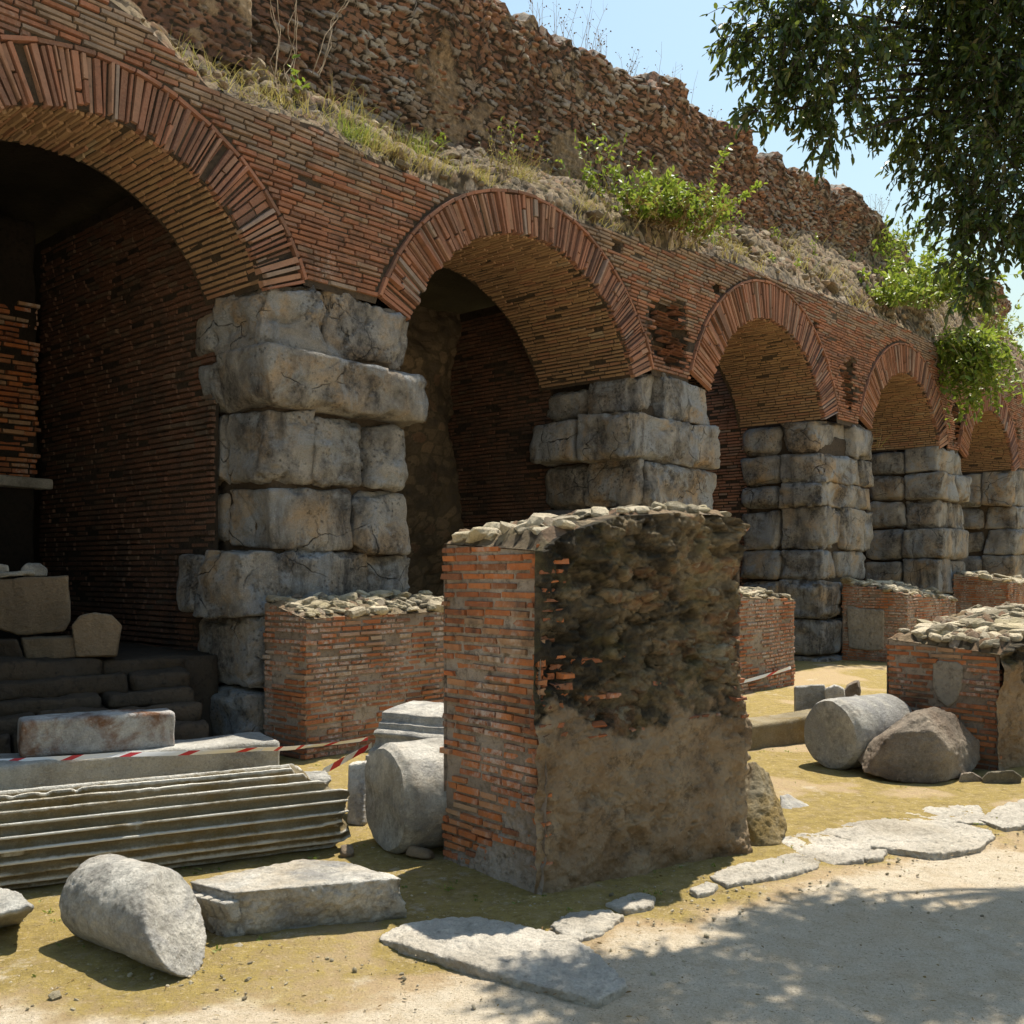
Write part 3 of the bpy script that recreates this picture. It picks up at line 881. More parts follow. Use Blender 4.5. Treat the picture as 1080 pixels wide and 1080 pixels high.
# the brick jamb inside the first arch
ue = fac(42, 420, -4.0)[0]
rg = np.random.default_rng(77)
jb = Buf()
zj = fac(20, 505, -4.0)[1]
rows, tint = brick_field(lambda u, z: (u < ue + .03 * vnoise(np.stack([u * 0, z * 7, u * 0], -1), 4)) & (z > zj) & (z < fac(20, 300, -4.0)[1]), (-5, ue + .1), (zj, 4.6), rg, .06, .013, (.14, .28), .03, 0, .02, .06)
brick_boxes(jb, rows, tint, lambda a, z, w: FW(a, z, -4.0 + w), rg, .05)
link("jamb_brick", jb.mesh("jamb_brick"), M['pillar_brick'], arcade)
jm = Buf()
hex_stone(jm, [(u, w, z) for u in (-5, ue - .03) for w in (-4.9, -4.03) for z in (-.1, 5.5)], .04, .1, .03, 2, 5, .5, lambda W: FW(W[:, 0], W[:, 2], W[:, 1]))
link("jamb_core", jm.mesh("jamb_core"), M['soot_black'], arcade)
jl = Buf()
hex_stone(jl, [(u, w, z) for u in (-5, ue + .12) for w in (-4.2, -3.9) for z in (zj - .10, zj + .02)], .03, .05, .012, 3, 6, .5, lambda W: FW(W[:, 0], W[:, 2], W[:, 1]))
link("stone_ledge", jl.mesh("stone_ledge"), M['marble'], arcade)
# ceiling of the passage and the mass above it
cg = Buf()
ug = np.arange(U0, U1 + .3, .3); dg_ = np.linspace(.25, 7.6, 26)
A, Dd = np.meshgrid(ug, dg_, indexing='ij')
cf = grid_faces(len(ug), 26)
fc = np.stack([A.ravel()[cf].mean(1), Dd.ravel()[cf].mean(1)], 1)
open_ = (fc[:, 0] > 7.6) & (fc[:, 1] > 2.35)          # the vault behind the farther bays has fallen in
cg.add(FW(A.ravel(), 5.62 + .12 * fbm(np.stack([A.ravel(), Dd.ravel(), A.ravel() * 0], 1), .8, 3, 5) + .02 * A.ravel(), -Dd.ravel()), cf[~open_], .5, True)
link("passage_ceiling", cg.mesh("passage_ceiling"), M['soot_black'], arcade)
# end wall of the far end and near end
ew = Buf()
for u in (U0, U1):
    wall_quad(ew, [FW(u, -.1, -.02), FW(u, -.1, -7.6), FW(u, 6.4, -7.6), FW(u, 6.4, -.02)])
link("end_wall", ew.mesh("end_wall"), M['soot'], arcade)

# rubble terrace above the arches
WB = -1.25
bx = [(-300, 30), (60, 15), (150, 23), (270, 62), (330, 95), (420, 132), (520, 168), (600, 185), (700, 212), (760, 226), (830, 243), (900, 258), (950, 275), (1000, 310), (1060, 345), (1085, 352)]
bz = sorted([fac(x, y, WB) for x, y in bx[2:]])
BZX = [-6, -2] + [p[0] for p in bz]; BZZ = [6.9, 6.75] + [p[1] for p in bz]
def wbase(u):
    return np.interp(u, BZX, BZZ)
us = np.arange(U0, 27, .04); ns = 46
S = np.linspace(0, 1, ns)
Ug = np.repeat(us[:, None], ns, 1); Sg = np.repeat(S[None], len(us), 0)
zt = top(us)[:, None]; zbv = np.maximum(wbase(us)[:, None], zt + .15)
Zg = zt - .015 + (zbv - zt) * (Sg ** .85); Wg = -.03 + (WB - .1) * Sg
a, s_, z, w = Ug.ravel(), Sg.ravel(), Zg.ravel(), Wg.ravel()
L = 2.0
f1, f2, cid = worley2(a / .17, s_ * L / .14, 15)
dome = .5 * sstep(0, .40, f2 - f1) * (.15 + .95 * cid)
amp = sstep(0, .12, s_)
ridge = fbm(np.stack([a, s_ * L, a * 0], 1), 1.0, 4, 18)
r2_ = fbm(np.stack([a, s_ * L, a * 0], 1), 2.6, 5, 118, .62)
z = z + amp * (.09 * dome + .16 * ridge + .07 * r2_ + .03 * fbm(np.stack([a, s_ * L, a * 0], 1), 9, 4, 119, .65)); w = w + amp * (.08 * dome + .14 * ridge + .05 * r2_)
tb = Buf(); tb.add(FW(a, z, w), grid_faces(len(us), ns), .5, True)
link("rubble_terrace", tb.mesh("rubble_terrace", (0, 0, 0), {"cell": cid, "gap": sstep(.30, .03, f2 - f1)}), M['terrace'], arcade)
# loose stones along the terrace
rg = np.random.default_rng(9)
lb = Buf(); pos, siz = [], []
for k in range(1100):
    u = rg.uniform(-3, 23); s = rg.random() ** .8
    zz_ = top(u) + (max(wbase(u), top(u) + .15) - top(u)) * s ** .85
    pos.append(FW(u, zz_ + .03, -.03 + (WB - .1) * s)); siz.append(rg.uniform(.025, .085) if rg.random() < .96 else rg.uniform(.09, .14))
lumps(lb, pos, siz, rg, .6)
link("loose_stone", lb.mesh("loose_stone"), M['ledge_stone'], arcade)["kind"] = "stuff"

# ------------------------------------------------------------------ the tall rubble wall standing behind the terrace
tp = [(507, 0), (547, 22), (567, 27), (590, 50), (607, 45), (627, 55), (647, 68), (667, 72), (693, 93), (720, 107), (757, 123), (787, 140), (794, 163), (830, 172), (860, 192), (887, 207), (917, 227), (950, 253), (960, 268), (985, 296), (1020, 300), (1048, 300), (1058, 318), (1085, 334)]
tq = [fac(x, y, WB) for x, y in tp]
TUX = [-6, 2.0] + [q[0] for q in tq]; TUZ = [8.2, 8.3] + [q[1] for q in tq]
def wtop(u):
    return np.interp(u, TUX, TUZ)
upper = empty("rubble_wall", (*FW(10, 0, WB - .5)[:2], 6.0), "tall broken wall of red rubble rising behind the weedy ledge above the arches", "wall")
us = np.concatenate([np.arange(-3.2, 14, .028), np.arange(14, 27, .06)]); nz_ = 230
t_ = np.linspace(0, 1, nz_)
lo, hi = wbase(us) - .3, wtop(us) + .07 * vnoise(np.stack([us * 7, us * 0, us * 0], 1), 2) + .13 * vnoise(np.stack([us * 2.1, us * 0, us * 0], 1), 3) + .05 * np.sign(vnoise(np.stack([us * 3.3, us * 0, us * 0], 1), 4))
a = np.repeat(us[:, None], nz_, 1).ravel(); z = (lo[:, None] + (hi - lo)[:, None] * t_[None]).ravel(); tt = np.repeat(t_[None], len(us), 0).ravel()
wob = .05 * fbm(np.stack([a, z, a * 0], 1), 2.0, 3, 8)
f1, f2, cid = worley2((a + wob) / .19, (z + .5 * wob + .02 * a) / .060, 7, (.85, .35), True)
P = np.stack([a, z, a * 0], 1)
dome = sstep(.0, .20, f2 - f1)
Pc = P * np.array([7, 16, 1]) + np.stack([cid * 57, cid * 31, cid * 0], 1)
mort = sstep(.22, .42, fbm(P, 1.1, 6, 14, .66) + .22 * sstep(.65, .25, tt) * sstep(4.5, 6.5, a))                          # places where mortar still covers the stones
proud = dome * (.075 * cid + .03 * vnoise(Pc, 51)) * (1 - .75 * mort) - .01 + .035 * mort + .02 * fbm(P, 9, 3, 27)
big = .16 * fbm(P, .55, 4, 19) + .05 * fbm(P, 2.6, 3, 20)
over = .14 * sstep(.55, .8, tt) * sstep(-.1, .25, fbm(P, .8, 2, 25))  # the upper stones lean out over a hollow
w = WB + proud + big + over
ub = Buf(); ub.add(FW(a, z, w), grid_faces(len(us), nz_), .5, True)
cell = np.clip(cid * .9 + .02 + .3 * fbm(P, .7, 3, 26) + .2 * mort, 0, 1)
gap = np.maximum(sstep(.24, .04, f2 - f1), mort * .75)
link("wall_face", ub.mesh("wall_face", (0, 0, 0), {"cell": cell, "gap": gap, "plaster": mort * .55}), M['upper'], upper)
# its ragged top and far side
ncap = 26
s = np.linspace(0, 1, ncap)
wf = w.reshape(len(us), nz_)[:, -1]; zf = z.reshape(len(us), nz_)[:, -1]
A = np.repeat(us[:, None], ncap, 1); Sg = np.repeat(s[None], len(us), 0)
P = np.stack([A.ravel(), Sg.ravel() * 1.1, A.ravel() * 0], 1)
f1, f2, cid = worley2(P[:, 0] / .2, P[:, 1] / .16, 33)
Z = zf[:, None] + np.where(Sg < .8, .10 * np.sin(Sg / .8 * 3.14), -(Sg - .8) * 9) + (sstep(0, .1, Sg) * (.10 * fbm(P, 2.5, 3, 5) + .12 * np.clip(.6 - f1, 0, 1)).reshape(A.shape))
W = wf[:, None] - 1.0 * np.minimum(Sg, .8) / .8
cbuf = Buf(); cbuf.add(FW(A.ravel(), Z.ravel(), W.ravel()), grid_faces(len(us), ncap), .5, True)
link("wall_top", cbuf.mesh("wall_top", (0, 0, 0), {"cell": cid * .6 + .4, "gap": sstep(.2, .02, f2 - f1)}), M['upper'], upper)
# protruding brick ends and stones on its face
rg = np.random.default_rng(19)
pb = Buf(); pos, siz = [], []
for k in range(1100):
    u = rg.uniform(-1, 17); q = rg.random()
    zz_ = wbase(u) + (wtop(u) - wbase(u)) * q
    if fbm(np.array([[u, zz_, 0]]), .8, 3, 61)[0] < .0: continue
    j = int(np.argmin(np.abs(us - u))); kz = int(q * (nz_ - 1))
    pos.append(FW(u, zz_, w.reshape(len(us), nz_)[j, kz] + .01)); siz.append(rg.uniform(.025, .055))
lumps(pb, pos, siz, rg, .38, tilt=.25, chunky=.18)
M['red_stone'] = brick_mat("red_stone", [(0, (.14, .07, .045)), (.3, (.25, .115, .065)), (.6, (.31, .155, .085)), (.85, (.29, .20, .13)), (1, (.30, .27, .22))], .5)
link("jutting_stone", pb.mesh("jutting_stone"), M['red_stone'], upper)["kind"] = "stuff"
# the nearer stub of wall at the left, still wearing its mortar
ux = fac(272, 40, -.7)[0]
ug = np.arange(-3.2, ux + .02, .03); zg = np.linspace(0, 1, 100)
lo = np.interp(ug, [-3.2, fac(150, 20, -.7)[0], ux], [6.2, fac(150, 20, -.7)[1] - .1, fac(272, 62, -.7)[1] - .15]); hi = np.full(len(ug), 8.0)
A = np.repeat(ug[:, None], 100, 1).ravel(); Z = (lo[:, None] + (hi - lo)[:, None] * zg[None]).ravel()
P = np.stack([A, Z, A * 0], 1)
f1, f2, cid = worley2(A / .14, Z / .055, 44, (.8, .5), True)
mort = sstep(.0, .18, fbm(P, 1.6, 5, 45, .6))
back = sstep(ux - .12, ux + .01, A + .05 * fbm(P, 3, 3, 2)) ** 2 * .55
Wv = -.7 + .045 * sstep(0, .3, f2 - f1) * (.2 + cid) * (1 - .8 * mort) + .035 * mort + .06 * fbm(P, 1.5, 3, 3) + .03 * fbm(P, 8, 4, 6) - back
nb_ = Buf(); nb_.add(FW(A, Z, Wv), grid_faces(len(ug), 100), .5, True)
link("wall_stub", nb_.mesh("wall_stub", (0, 0, 0), {"cell": cid * .6 + .35 * mort, "gap": np.maximum(sstep(.2, .02, f2 - f1), mort * .6), "plaster": mort * .7}), M['upper'], upper)

# ------------------------------------------------------------------ brick walls and pillars on the open ground
def masonry(name, label, cat, A, B, C, tops, faceAB='brick', faceBC='brick', group=None, seed=1, bm_=None, topamp=.06, ncap=160, cap=.05,
            edgeBC=None, plaster=None, panel=None, course=.048, tooth=True):
    """a four-sided stump of masonry: A back left, B front corner, C front right; tops = heights over A B C D"""
    A, B, C = [np.array(p[:2], float) for p in (A, B, C)]
    Dp = A + (C - B)
    th = empty(name, (*((A + B + C + Dp) / 4), 0), label, cat, group)
    rg = np.random.default_rng(seed)
    e1 = (B - A); l1 = np.linalg.norm(e1); e1 /= l1
    e2 = (C - B); l2 = np.linalg.norm(e2); e2 /= l2
    n1 = np.array([e1[1], -e1[0]]); n2 = np.array([e2[1], -e2[0]])
    mapAB = lambda a, z, w: np.stack([A[0] + e1[0] * a + n1[0] * w, A[1] + e1[1] * a + n1[1] * w, z], -1)
    mapBC = lambda a, z, w: np.stack([B[0] + e2[0] * a + n2[0] * w, B[1] + e2[1] * a + n2[1] * w, z], -1)
    zA, zB, zC, zD = tops
    def topz(s, t):                     # s along BC 0..1, t along BA 0..1
        z = (zB * (1 - s) + zC * s) * (1 - t) + (zA * (1 - s) + zD * s) * t
        if edgeBC is not None:
            z = z + (np.interp(s, edgeBC[0], edgeBC[1]) - (zB * (1 - s) + zC * s)) * (1 - t) ** .7
        return z
    topAB = lambda a: topz(np.zeros_like(a), 1 - a / l1)
    topBC = lambda a: topz(a / l2, np.zeros_like(a))
    bmat = bm_ or M['pillar_brick']
    for tag_, L, mp, tf, kind in (('left', l1, mapAB, topAB, faceAB), ('right', l2, mapBC, topBC, faceBC)):
        if kind == 'brick':
            def ins(a, z, tf=tf, L=L):
                e = .035 * vnoise(np.stack([a * 5, z * 0, a * 0], -1).reshape(-1, 3), seed).reshape(np.shape(a))
                return (z < tf(a) + e - .01) & (a >= 0) & (a <= L)
            pan = None
            if panel and panel[0] == tag_:
                pu, pz, ph, pv = panel[1:5]
                pan = lambda u, z: ((np.abs(u - pu) < ph) & (np.abs(z - pz) < pv)).astype(float)
            rows, tint = brick_field(ins, (0, L), (-.05, 2.3), rg, course, .013, (.13, .27), .02, .0, .006, .015, .03,
                                     wfun=lambda a, z: .012 * fbm(np.stack([a, z, a * 0 + seed], 1), 2.2, 3, seed) - .03 * sstep(.3, .6, fbm(np.stack([a, z * 2, a * 0 + seed], 1), 3, 3, seed + 3))
                                     + (.05 * sstep(.5, .0, z) * fbm(np.stack([a, z, a * 0], 1), 3.5, 3, seed + 8) if plaster else 0), miss=pan)
            tint = np.clip(tint * .7 + .12 + .3 * fbm(np.stack([rows[:, 0], rows[:, 2] * 2.5, rows[:, 0] * 0], 1), 1.3, 3, seed + 4) + .28 * vnoise(np.stack([rows[:, 0] * .8, rows[:, 2] * 7, rows[:, 0] * 0], 1), seed + 14), 0, 1)
            k = Buf(); brick_boxes(k, rows, tint, mp, rg, .05, .004, .003)
            link("brick_face", k.mesh("brick_face"), bmat, th)
            nA, nZ = (150, 260) if plaster else (60, 90)
            aa = np.linspace(.012, L - .012, nA); zz_ = np.linspace(-.1, 1, nZ)
            a = np.repeat(aa[:, None], nZ, 1); z = np.where(zz_[None] < 0, zz_[None] * np.ones_like(a), zz_[None] * (tf(aa)[:, None] - .005))
            P = np.stack([a.ravel(), z.ravel(), a.ravel() * 0], 1)
            w = -.013 + .008 * fbm(P, 8, 3, seed)
            if plaster:                 # crumbling render low on the wall
                lm_ = sstep(.0, .30, fbm(P, 3.4, 5, seed + 6, .62) + .22 - P[:, 1] * 1.15)
                w = w + lm_ * (.024 + .022 * fbm(P, 10, 5, seed + 15, .65))
            k = Buf(); ax_ = a.ravel() + (.044 * sstep(L - .06, L - .012, a.ravel()) * sstep(.80, .60, z.ravel()) if plaster else 0)
            k.add(mp(ax_, z.ravel(), w), grid_faces(nA, nZ), .5, True)
            link("mortar_bed", k.mesh("mortar_bed"), M['mortar_pale'], th)
        else:
            na, nz = int(L / .008), int(2.0 / .008)
            aa = np.linspace(-.035, L, na); q = np.linspace(-.05, 1, nz)
            a = np.repeat(aa[:, None], nz, 1).ravel(); z = (q[None] * tf(aa)[:, None]).ravel()
            P = np.stack([a, z, a * 0 + seed], 1)
            wb = .05 * fbm(P, 7, 4, seed + 1, .6); wc = .05 * fbm(P + 40, 7, 4, seed + 2, .6)
            f1, f2, cid = worley2((a + wb) / .125, (z + .7 * wc) / .068, seed)
            f1b, f2b, cib = worley2((a + wc) / .055, (z + .7 * wb) / .034, seed + 40)
            Pc = P * 9 + np.stack([cid * 57, cid * 31, cid * 0], 1)
            low_ = sstep(.88, .60, z + .5 * fbm(P, 1.8, 6, seed + 2, .64))
            ht = tf(a)
            crown = sstep(ht - .34, ht - .14, z + .07 * fbm(P, 5, 3, seed + 7))
            Pa = P * np.array([1.0, 1.7, 1.0])
            bev = sstep(.0, .34, f2 - f1)
            has = .12 + .88 * sstep(-.12, .22, fbm(P, 3.0, 4, seed + 14))
            rid = 1 - np.abs(fbm(Pa, 4.0, 5, seed + 16, .62)) * 2.6
            pits = sstep(.10, .42, fbm(Pa, 8.0, 5, seed + 12, .66))
            rough = sstep(0, .22, f2 - f1) * has * (.045 * cid + .022 * vnoise(Pc, seed + 50)) + .016 * sstep(0, .2, f2b - f1b) * cib + .075 * fbm(Pa, 2.3, 7, seed + 3, .66) + .018 * rid + .018 * fbm(P, 24, 4, seed + 4, .65) - .055 * pits - .03
            smooth_ = .030 + .05 * fbm(P, 1.7, 4, seed + 5) + .060 * fbm(P, 5, 6, seed + 6, .66) + .010 * fbm(P, 26, 4, seed + 18, .6) + .014 * sstep(.05, .3, f2b - f1b) * cib * sstep(.0, .3, fbm(P, 3, 3, seed + 31)) - .030 * sstep(.15, .45, fbm(P, 7, 5, seed + 13, .64))
            w = rough * (1 - low_) + smooth_ * low_ + crown * (.055 + .075 * fbm(np.stack([a, z * .28, a * 0], 1), 11, 4, seed + 9)) - .012
            w = w - .06 * sstep(L - .05, L, a) * sstep(.70, .85, z) + .05 * sstep(L - .22, L - .06, a) * low_ * sstep(.3, .55, z)
            w = w * (low_ + (1 - low_) * sstep(-.06, .06, a))
            g2 = lambda v, last: np.concatenate([v.reshape(na, nz), np.broadcast_to(np.asarray(last), (na,))[:, None]], 1).ravel()
            a2, z2, w2 = g2(a, aa), g2(z, tf(aa) + .012), g2(w, -.16)
            k = Buf(); k.add(mp(a2, z2, w2), grid_faces(na, nz + 1), .5, True)
            cell = np.clip(.52 + .7 * fbm(P, 3.4, 6, seed + 11, .68) + .45 * (cid - .5) + .25 * (cib - .5) - .45 * crown * sstep(-.25, .15, fbm(P, 4, 4, seed + 17)) - .3 * sstep(.05, .3, fbm(P, 1.3, 4, seed + 19)), 0, 1)
            gap = np.clip(pits * .4 + .55 * has * sstep(.14, .0, f2 - f1), 0, 1)  # besides joints, hollows are darkened: shade and dirt put into the colour
            link("concrete_core", k.mesh("concrete_core", (0, 0, 0), {"cell": g2(cell, .6), "gap": g2(gap, .2), "plaster": g2(low_, 0)}), M['core'], th)
            W2 = w.reshape(na, nz)
            surf = lambda u, v: W2[np.clip(((u + .035) / (L + .035) * (na - 1)).astype(int), 0, na - 1), np.clip(((v / tf(u) + .05) / 1.05 * (nz - 1)).astype(int), 0, nz - 1)]
            if tooth:                   # ends of the facing bricks left in the core at both corners and in bonding courses
                ins = lambda a, z: (((a < np.where(z < .7, .03, .05) + np.where(z < .7, .03, .09) * (1 + vnoise(np.stack([a * 0, z * 9, a * 0], -1), seed))) & (z < ht.min() - .05)) | ((a > L - .05 - .05 * (1 + vnoise(np.stack([a * 0, z * 8, a * 0], -1), seed + 1))) & (a < L + .025 * vnoise(np.stack([a * 0, z * 31, a * 0], -1), seed + 2)) & (z > .74) & (z < 1.86)))
                r1, t1 = brick_field(ins, (0, L + .03), (-.02, min(1.9, ht.max())), rg, course, .013, (.08, .2), .02, .022, .012, .06)
                band = lambda a, z: ((np.abs(z - .95) < .05) | (np.abs(z - .72 - .1 * a) < .05) | (np.abs(z - 1.14) < .025)) & (vnoise(np.stack([a * 3.5, np.floor(z / course) * 3.7, a * 0], -1), seed + 5) > -.12) & (z < ht.min() - .3)
                r2, t2 = brick_field(band, (.1, L - .02), (0, 1.3), rg, course, .014, (.08, .22), .02, .055, .02, .55)
                rows = np.concatenate([r1, r2]); tint = np.concatenate([t1, t2])
                rows[:, 4] = surf((rows[:, 0] + rows[:, 1]) / 2, (rows[:, 2] + rows[:, 3]) / 2) + rg.normal(-.003, .009, len(rows))
                tint *= .55
                k = Buf(); brick_boxes(k, rows, tint, mp, rg, .06, .008, .006)
                link("bonding_brick", k.mesh("bonding_brick"), bmat, th)
    # far sides
    k = Buf()
    hz = lambda p, z: (p[0], p[1], z)
    a0, c0 = A + e2 * .02, C - n2 * .03 - e2 * .02
    k.add([hz(A, -.1), hz(Dp, -.1), hz(Dp, zD - .02), hz(A, zA - .02)], [[0, 1, 2, 3]]); k.add([hz(c0, -.1), hz(Dp, -.1), hz(Dp, zD - .02), hz(c0, zC - .06)], [[0, 1, 2, 3]])
    link("rear_face", k.mesh("rear_face"), M['mortar_pale'], th)
    # broken top
    ns, nt = int(l2 / .02) + 2, int(l1 / .02) + 2
    s, t = np.meshgrid(np.linspace(0, 1, ns), np.linspace(0, 1, nt), indexing='ij'); s, t = s.ravel(), t.ravel()
    P = np.stack([s * l2, t * l1, s * 0], 1)
    f1, f2, cid = worley2(P[:, 0] / .13, P[:, 1] / .11, seed + 21)
    ed = np.minimum(np.minimum(s, 1 - s) * l2, np.minimum(t, 1 - t) * l1)
    z = topz(s, t) + sstep(0, .08, ed) * (topamp * .8 * (fbm(P, 2.5, 4, seed + 22) + .4) + topamp * np.clip(.7 - f1, 0, 1) * cid * 1.3)
    xy = B + np.outer(s * l2, e2) - np.outer(t * l1, e1)
    k = Buf(); k.add(np.column_stack([xy, z]), grid_faces(ns, nt), .5, True)
    link("broken_top", k.mesh("broken_top", (0, 0, 0), {"cell": cid, "gap": sstep(.2, .02, f2 - f1)}), M['terrace'], th)
    k = Buf(); pos, siz = [], []
    for _ in range(ncap):
        s_, t_ = rg.uniform(.02, .98), rg.uniform(.03, .97)
        zz_ = float(topz(np.array([s_]), np.array([t_]))[0]) + topamp * .45
        p = B + e2 * s_ * l2 - e1 * t_ * l1
        pos.append([*p, zz_]); siz.append(cap * rg.uniform(.45, 1.5) * (1 if rg.random() < .8 else 1.6))
    lumps(k, pos, siz, rg, .45, tilt=.6, chunky=.3)
    link("cap_stone", k.mesh("cap_stone"), M['cap'], th)["kind"] = "stuff"
    return th, mapAB, mapBC

def spur(ul, ur, w, tops, label, seed, **kw):
    return masonry("brick_stub_wall", label, "wall", FW(ul, 0, .06)[:2], FW(ul, 0, w)[:2], FW(ur, 0, w)[:2], tops, group="low brick stub walls at the foot of the piers", seed=seed, bm_=M['spur_brick'], **kw)

spur(.42, 2.35, .65, (1.32, 1.18, 1.20, 1.34), "low brick stub wall with red and white tape across it, left of the tall pillar", 21, ncap=170, cap=.045)
spur(6.15, 8.26, 1.2, (1.42, 1.26, 1.17, 1.35), "low brick stub wall cracked across its middle, just right behind the tall free-standing pillar", 22, ncap=150, cap=.05)
t3, mAB3, _ = spur(12.45, 14.95, 1.2, (1.36, 1.16, 1.0, 1.3), "low brick stub wall with a pale plaster panel on its side, behind the round drum and boulder", 23, ncap=170, cap=.06)
spur(18.3, 20.3, 1.2, (1.5, 1.32, 1.25, 1.45), "farthest low brick stub wall, at the right edge behind the squat pillar", 24, ncap=120, cap=.08)

pA, pB, pC = np.array([-.378, 5.51]), np.array([.14, 4.91]), np.array([1.33, 5.66])
masonry("brick_pillar", "tall free-standing brick and rubble pillar stump in the middle of the yard", "pillar", pA, pB, pC, (1.74, 1.69, 1.82, 1.86), 'brick', 'core', seed=5,
        edgeBC=([0, .06, .15, .32, .6, .85, .95, 1], [1.69, 1.75, 1.80, 1.87, 1.90, 1.90, 1.87, 1.82]), plaster=True, ncap=150, cap=.045, topamp=.07)
qB = G(1055, 815)[:2]; qA = qB + .951 * np.array([-.653, .757]); qC = qB + 1.6 * np.array([.846, .533])
tB, mAB, mBC = masonry("brick_pillar", "squat brick pillar stump with a shield-shaped panel, behind the boulder", "pillar", qA, qB, qC, (1.0, .93, 1.15, 1.25), 'brick', 'core', seed=6,
                       edgeBC=([0, .1, .3, 1], [.93, 1.0, 1.06, 1.15]), ncap=190, cap=.055, topamp=.08, panel=('left', .53, .66, .13, .18), tooth=False)
def shield(mp, cu, cz, hu, hz, parent, name):
    pts = []
    for x, y in ((-1, 1), (-.6, 1.1), (.6, 1.1), (1, .9), (.95, -.1), (.6, -.75), (0, -1.15), (-.6, -.8), (-1, -.2)):
        for w in (-.05, .008):
            pts.append(mp(np.array(cu + x * hu), np.array(cz + y * hz), np.array(w)).ravel())
    return hull_stone(name, pts, M['panel'], .012, .006, 7, 3, 1, parent)
shield(mAB, .53, .66, .125, .17, tB, "shield_panel")
pts = []
for x, y in ((-1, 1), (1, .9), (1, -.9), (.4, -1), (-.9, -.9)):
    for w in (-.03, .03):
        pts.append(mAB3(np.array(.42 + x * .33), np.array(.55 + y * .38), np.array(w)).ravel())
hull_stone("plaster_panel", pts, M['panel'], .02, .02, 4, 4, 1, t3)

# ------------------------------------------------------------------ fallen stones
E2 = np.array([.86, .51]); E2 /= np.linalg.norm(E2)

def cylinder_stone(name, c0, axis, R, L, mat, label, cat, seed=0, flutes=0, fd=.03, ru=None, n_len=None, amp=.008, taper=0.0, group=None, flat=0.0, endwob=.0):
    """a column piece lying on the ground; c0 centre of its near end, axis a level direction"""
    ax = np.array([axis[0], axis[1], 0.0]); ax /= np.linalg.norm(ax)
    side = np.array([-ax[1], ax[0], 0.0]); up = np.array([0, 0, 1.0])
    na = flutes * 14 if flutes else 110
    nl = n_len or max(24, int(L / .014))
    ang = np.linspace(0, 2 * math.pi, na, endpoint=False)
    s = np.linspace(0, 1, nl)
    S, A = np.meshgrid(s, ang, indexing='ij'); s_, a_ = S.ravel(), A.ravel()
    r = R * (1 - taper * s_)
    if flutes:
        ph = (a_ * flutes / (2 * math.pi)) % 1.0
        prof = np.where(ph < .16, 0, np.sqrt(np.clip(1 - ((ph - .58) / .42) ** 2, 0, 1)))
        P0 = np.stack([s_ * L, np.floor(a_ * flutes / (2 * math.pi) + .43) * 5.1, a_ * 0], 1)
        chip = sstep(.30, .58, fbm(P0 * np.array([1.6, 1, 1]), 1.6, 5, seed, .65)) * .8
        r = r - fd * prof * (1 - .6 * chip) - fd * .75 * chip * (1 - prof)
    rough = np.stack([s_ * L * 1.0, np.cos(a_) * R, np.sin(a_) * R], 1)
    r = r + amp * fbm(rough, 6, 4, seed + 1) + amp * .5 * fbm(rough, 25, 3, seed + 2)
    # worn ends
    rim = np.minimum(s_, 1 - s_) * L
    r = r - (.022 + .02 * fbm(rough, 5, 3, seed + 3)) * sstep(.05, 0, rim)
    lx = s_ * L + (endwob * fbm(np.stack([np.cos(a_) * R, np.sin(a_) * R, a_ * 0], 1), 5, 3, seed + 4)) * (s_ * 2 - 1)
    if ru is not None:
        r, lx = ru(s_, a_, r, lx)
    V = np.asarray(c0)[None] + lx[:, None] * ax + (r * np.cos(a_))[:, None] * side + (r * np.sin(a_))[:, None] * up
    i = np.arange(nl - 1)[:, None] * na + np.arange(na)[None]
    j = np.arange(nl - 1)[:, None] * na + (np.arange(na)[None] + 1) % na
    F = np.stack([i.ravel(), j.ravel(), (j + na).ravel(), (i + na).ravel()], 1)
    b = Buf(); b.add(V, F, .5, True)
    for e, row in ((0, 0), (1, nl - 1)):            # end faces in rings
        base = V[row * na:(row + 1) * na]; cen = base.mean(0)
        rings = [base]
        for q in (.9, .75, .55, .35, .15):
            rr = cen + (base - cen) * q
            rings.append(rr + ax * ((1 if e else -1) * (.006 + .012 * fbm(rr + seed, 7, 4, seed + 6)))[:, None])
        VV = np.concatenate(rings + [cen[None] + ax * (1 if e else -1) * .008])
        FF = []
        for q in range(5):
            k = np.arange(na); FF.append(np.stack([q * na + k, q * na + (k + 1) % na, (q + 1) * na + (k + 1) % na, (q + 1) * na + k], 1))
        b.add(VV, np.concatenate(FF), .5, True)
        k = np.arange(na); b.add(VV, np.stack([5 * na + k, 5 * na + (k + 1) % na, np.full(na, 6 * na)], 1), .5, True)
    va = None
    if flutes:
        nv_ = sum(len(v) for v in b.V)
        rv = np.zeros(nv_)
        rv[:len(V)] = sstep(.75, .15, prof) * (.55 + .6 * fbm(P0 + 3, 2.2, 4, seed + 8)) + .5 * chip  # ridges painted pale as if sunlit as well as worn; flutes stay dark
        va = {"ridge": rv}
    return single(name, b, mat, label, cat, group, None, va)

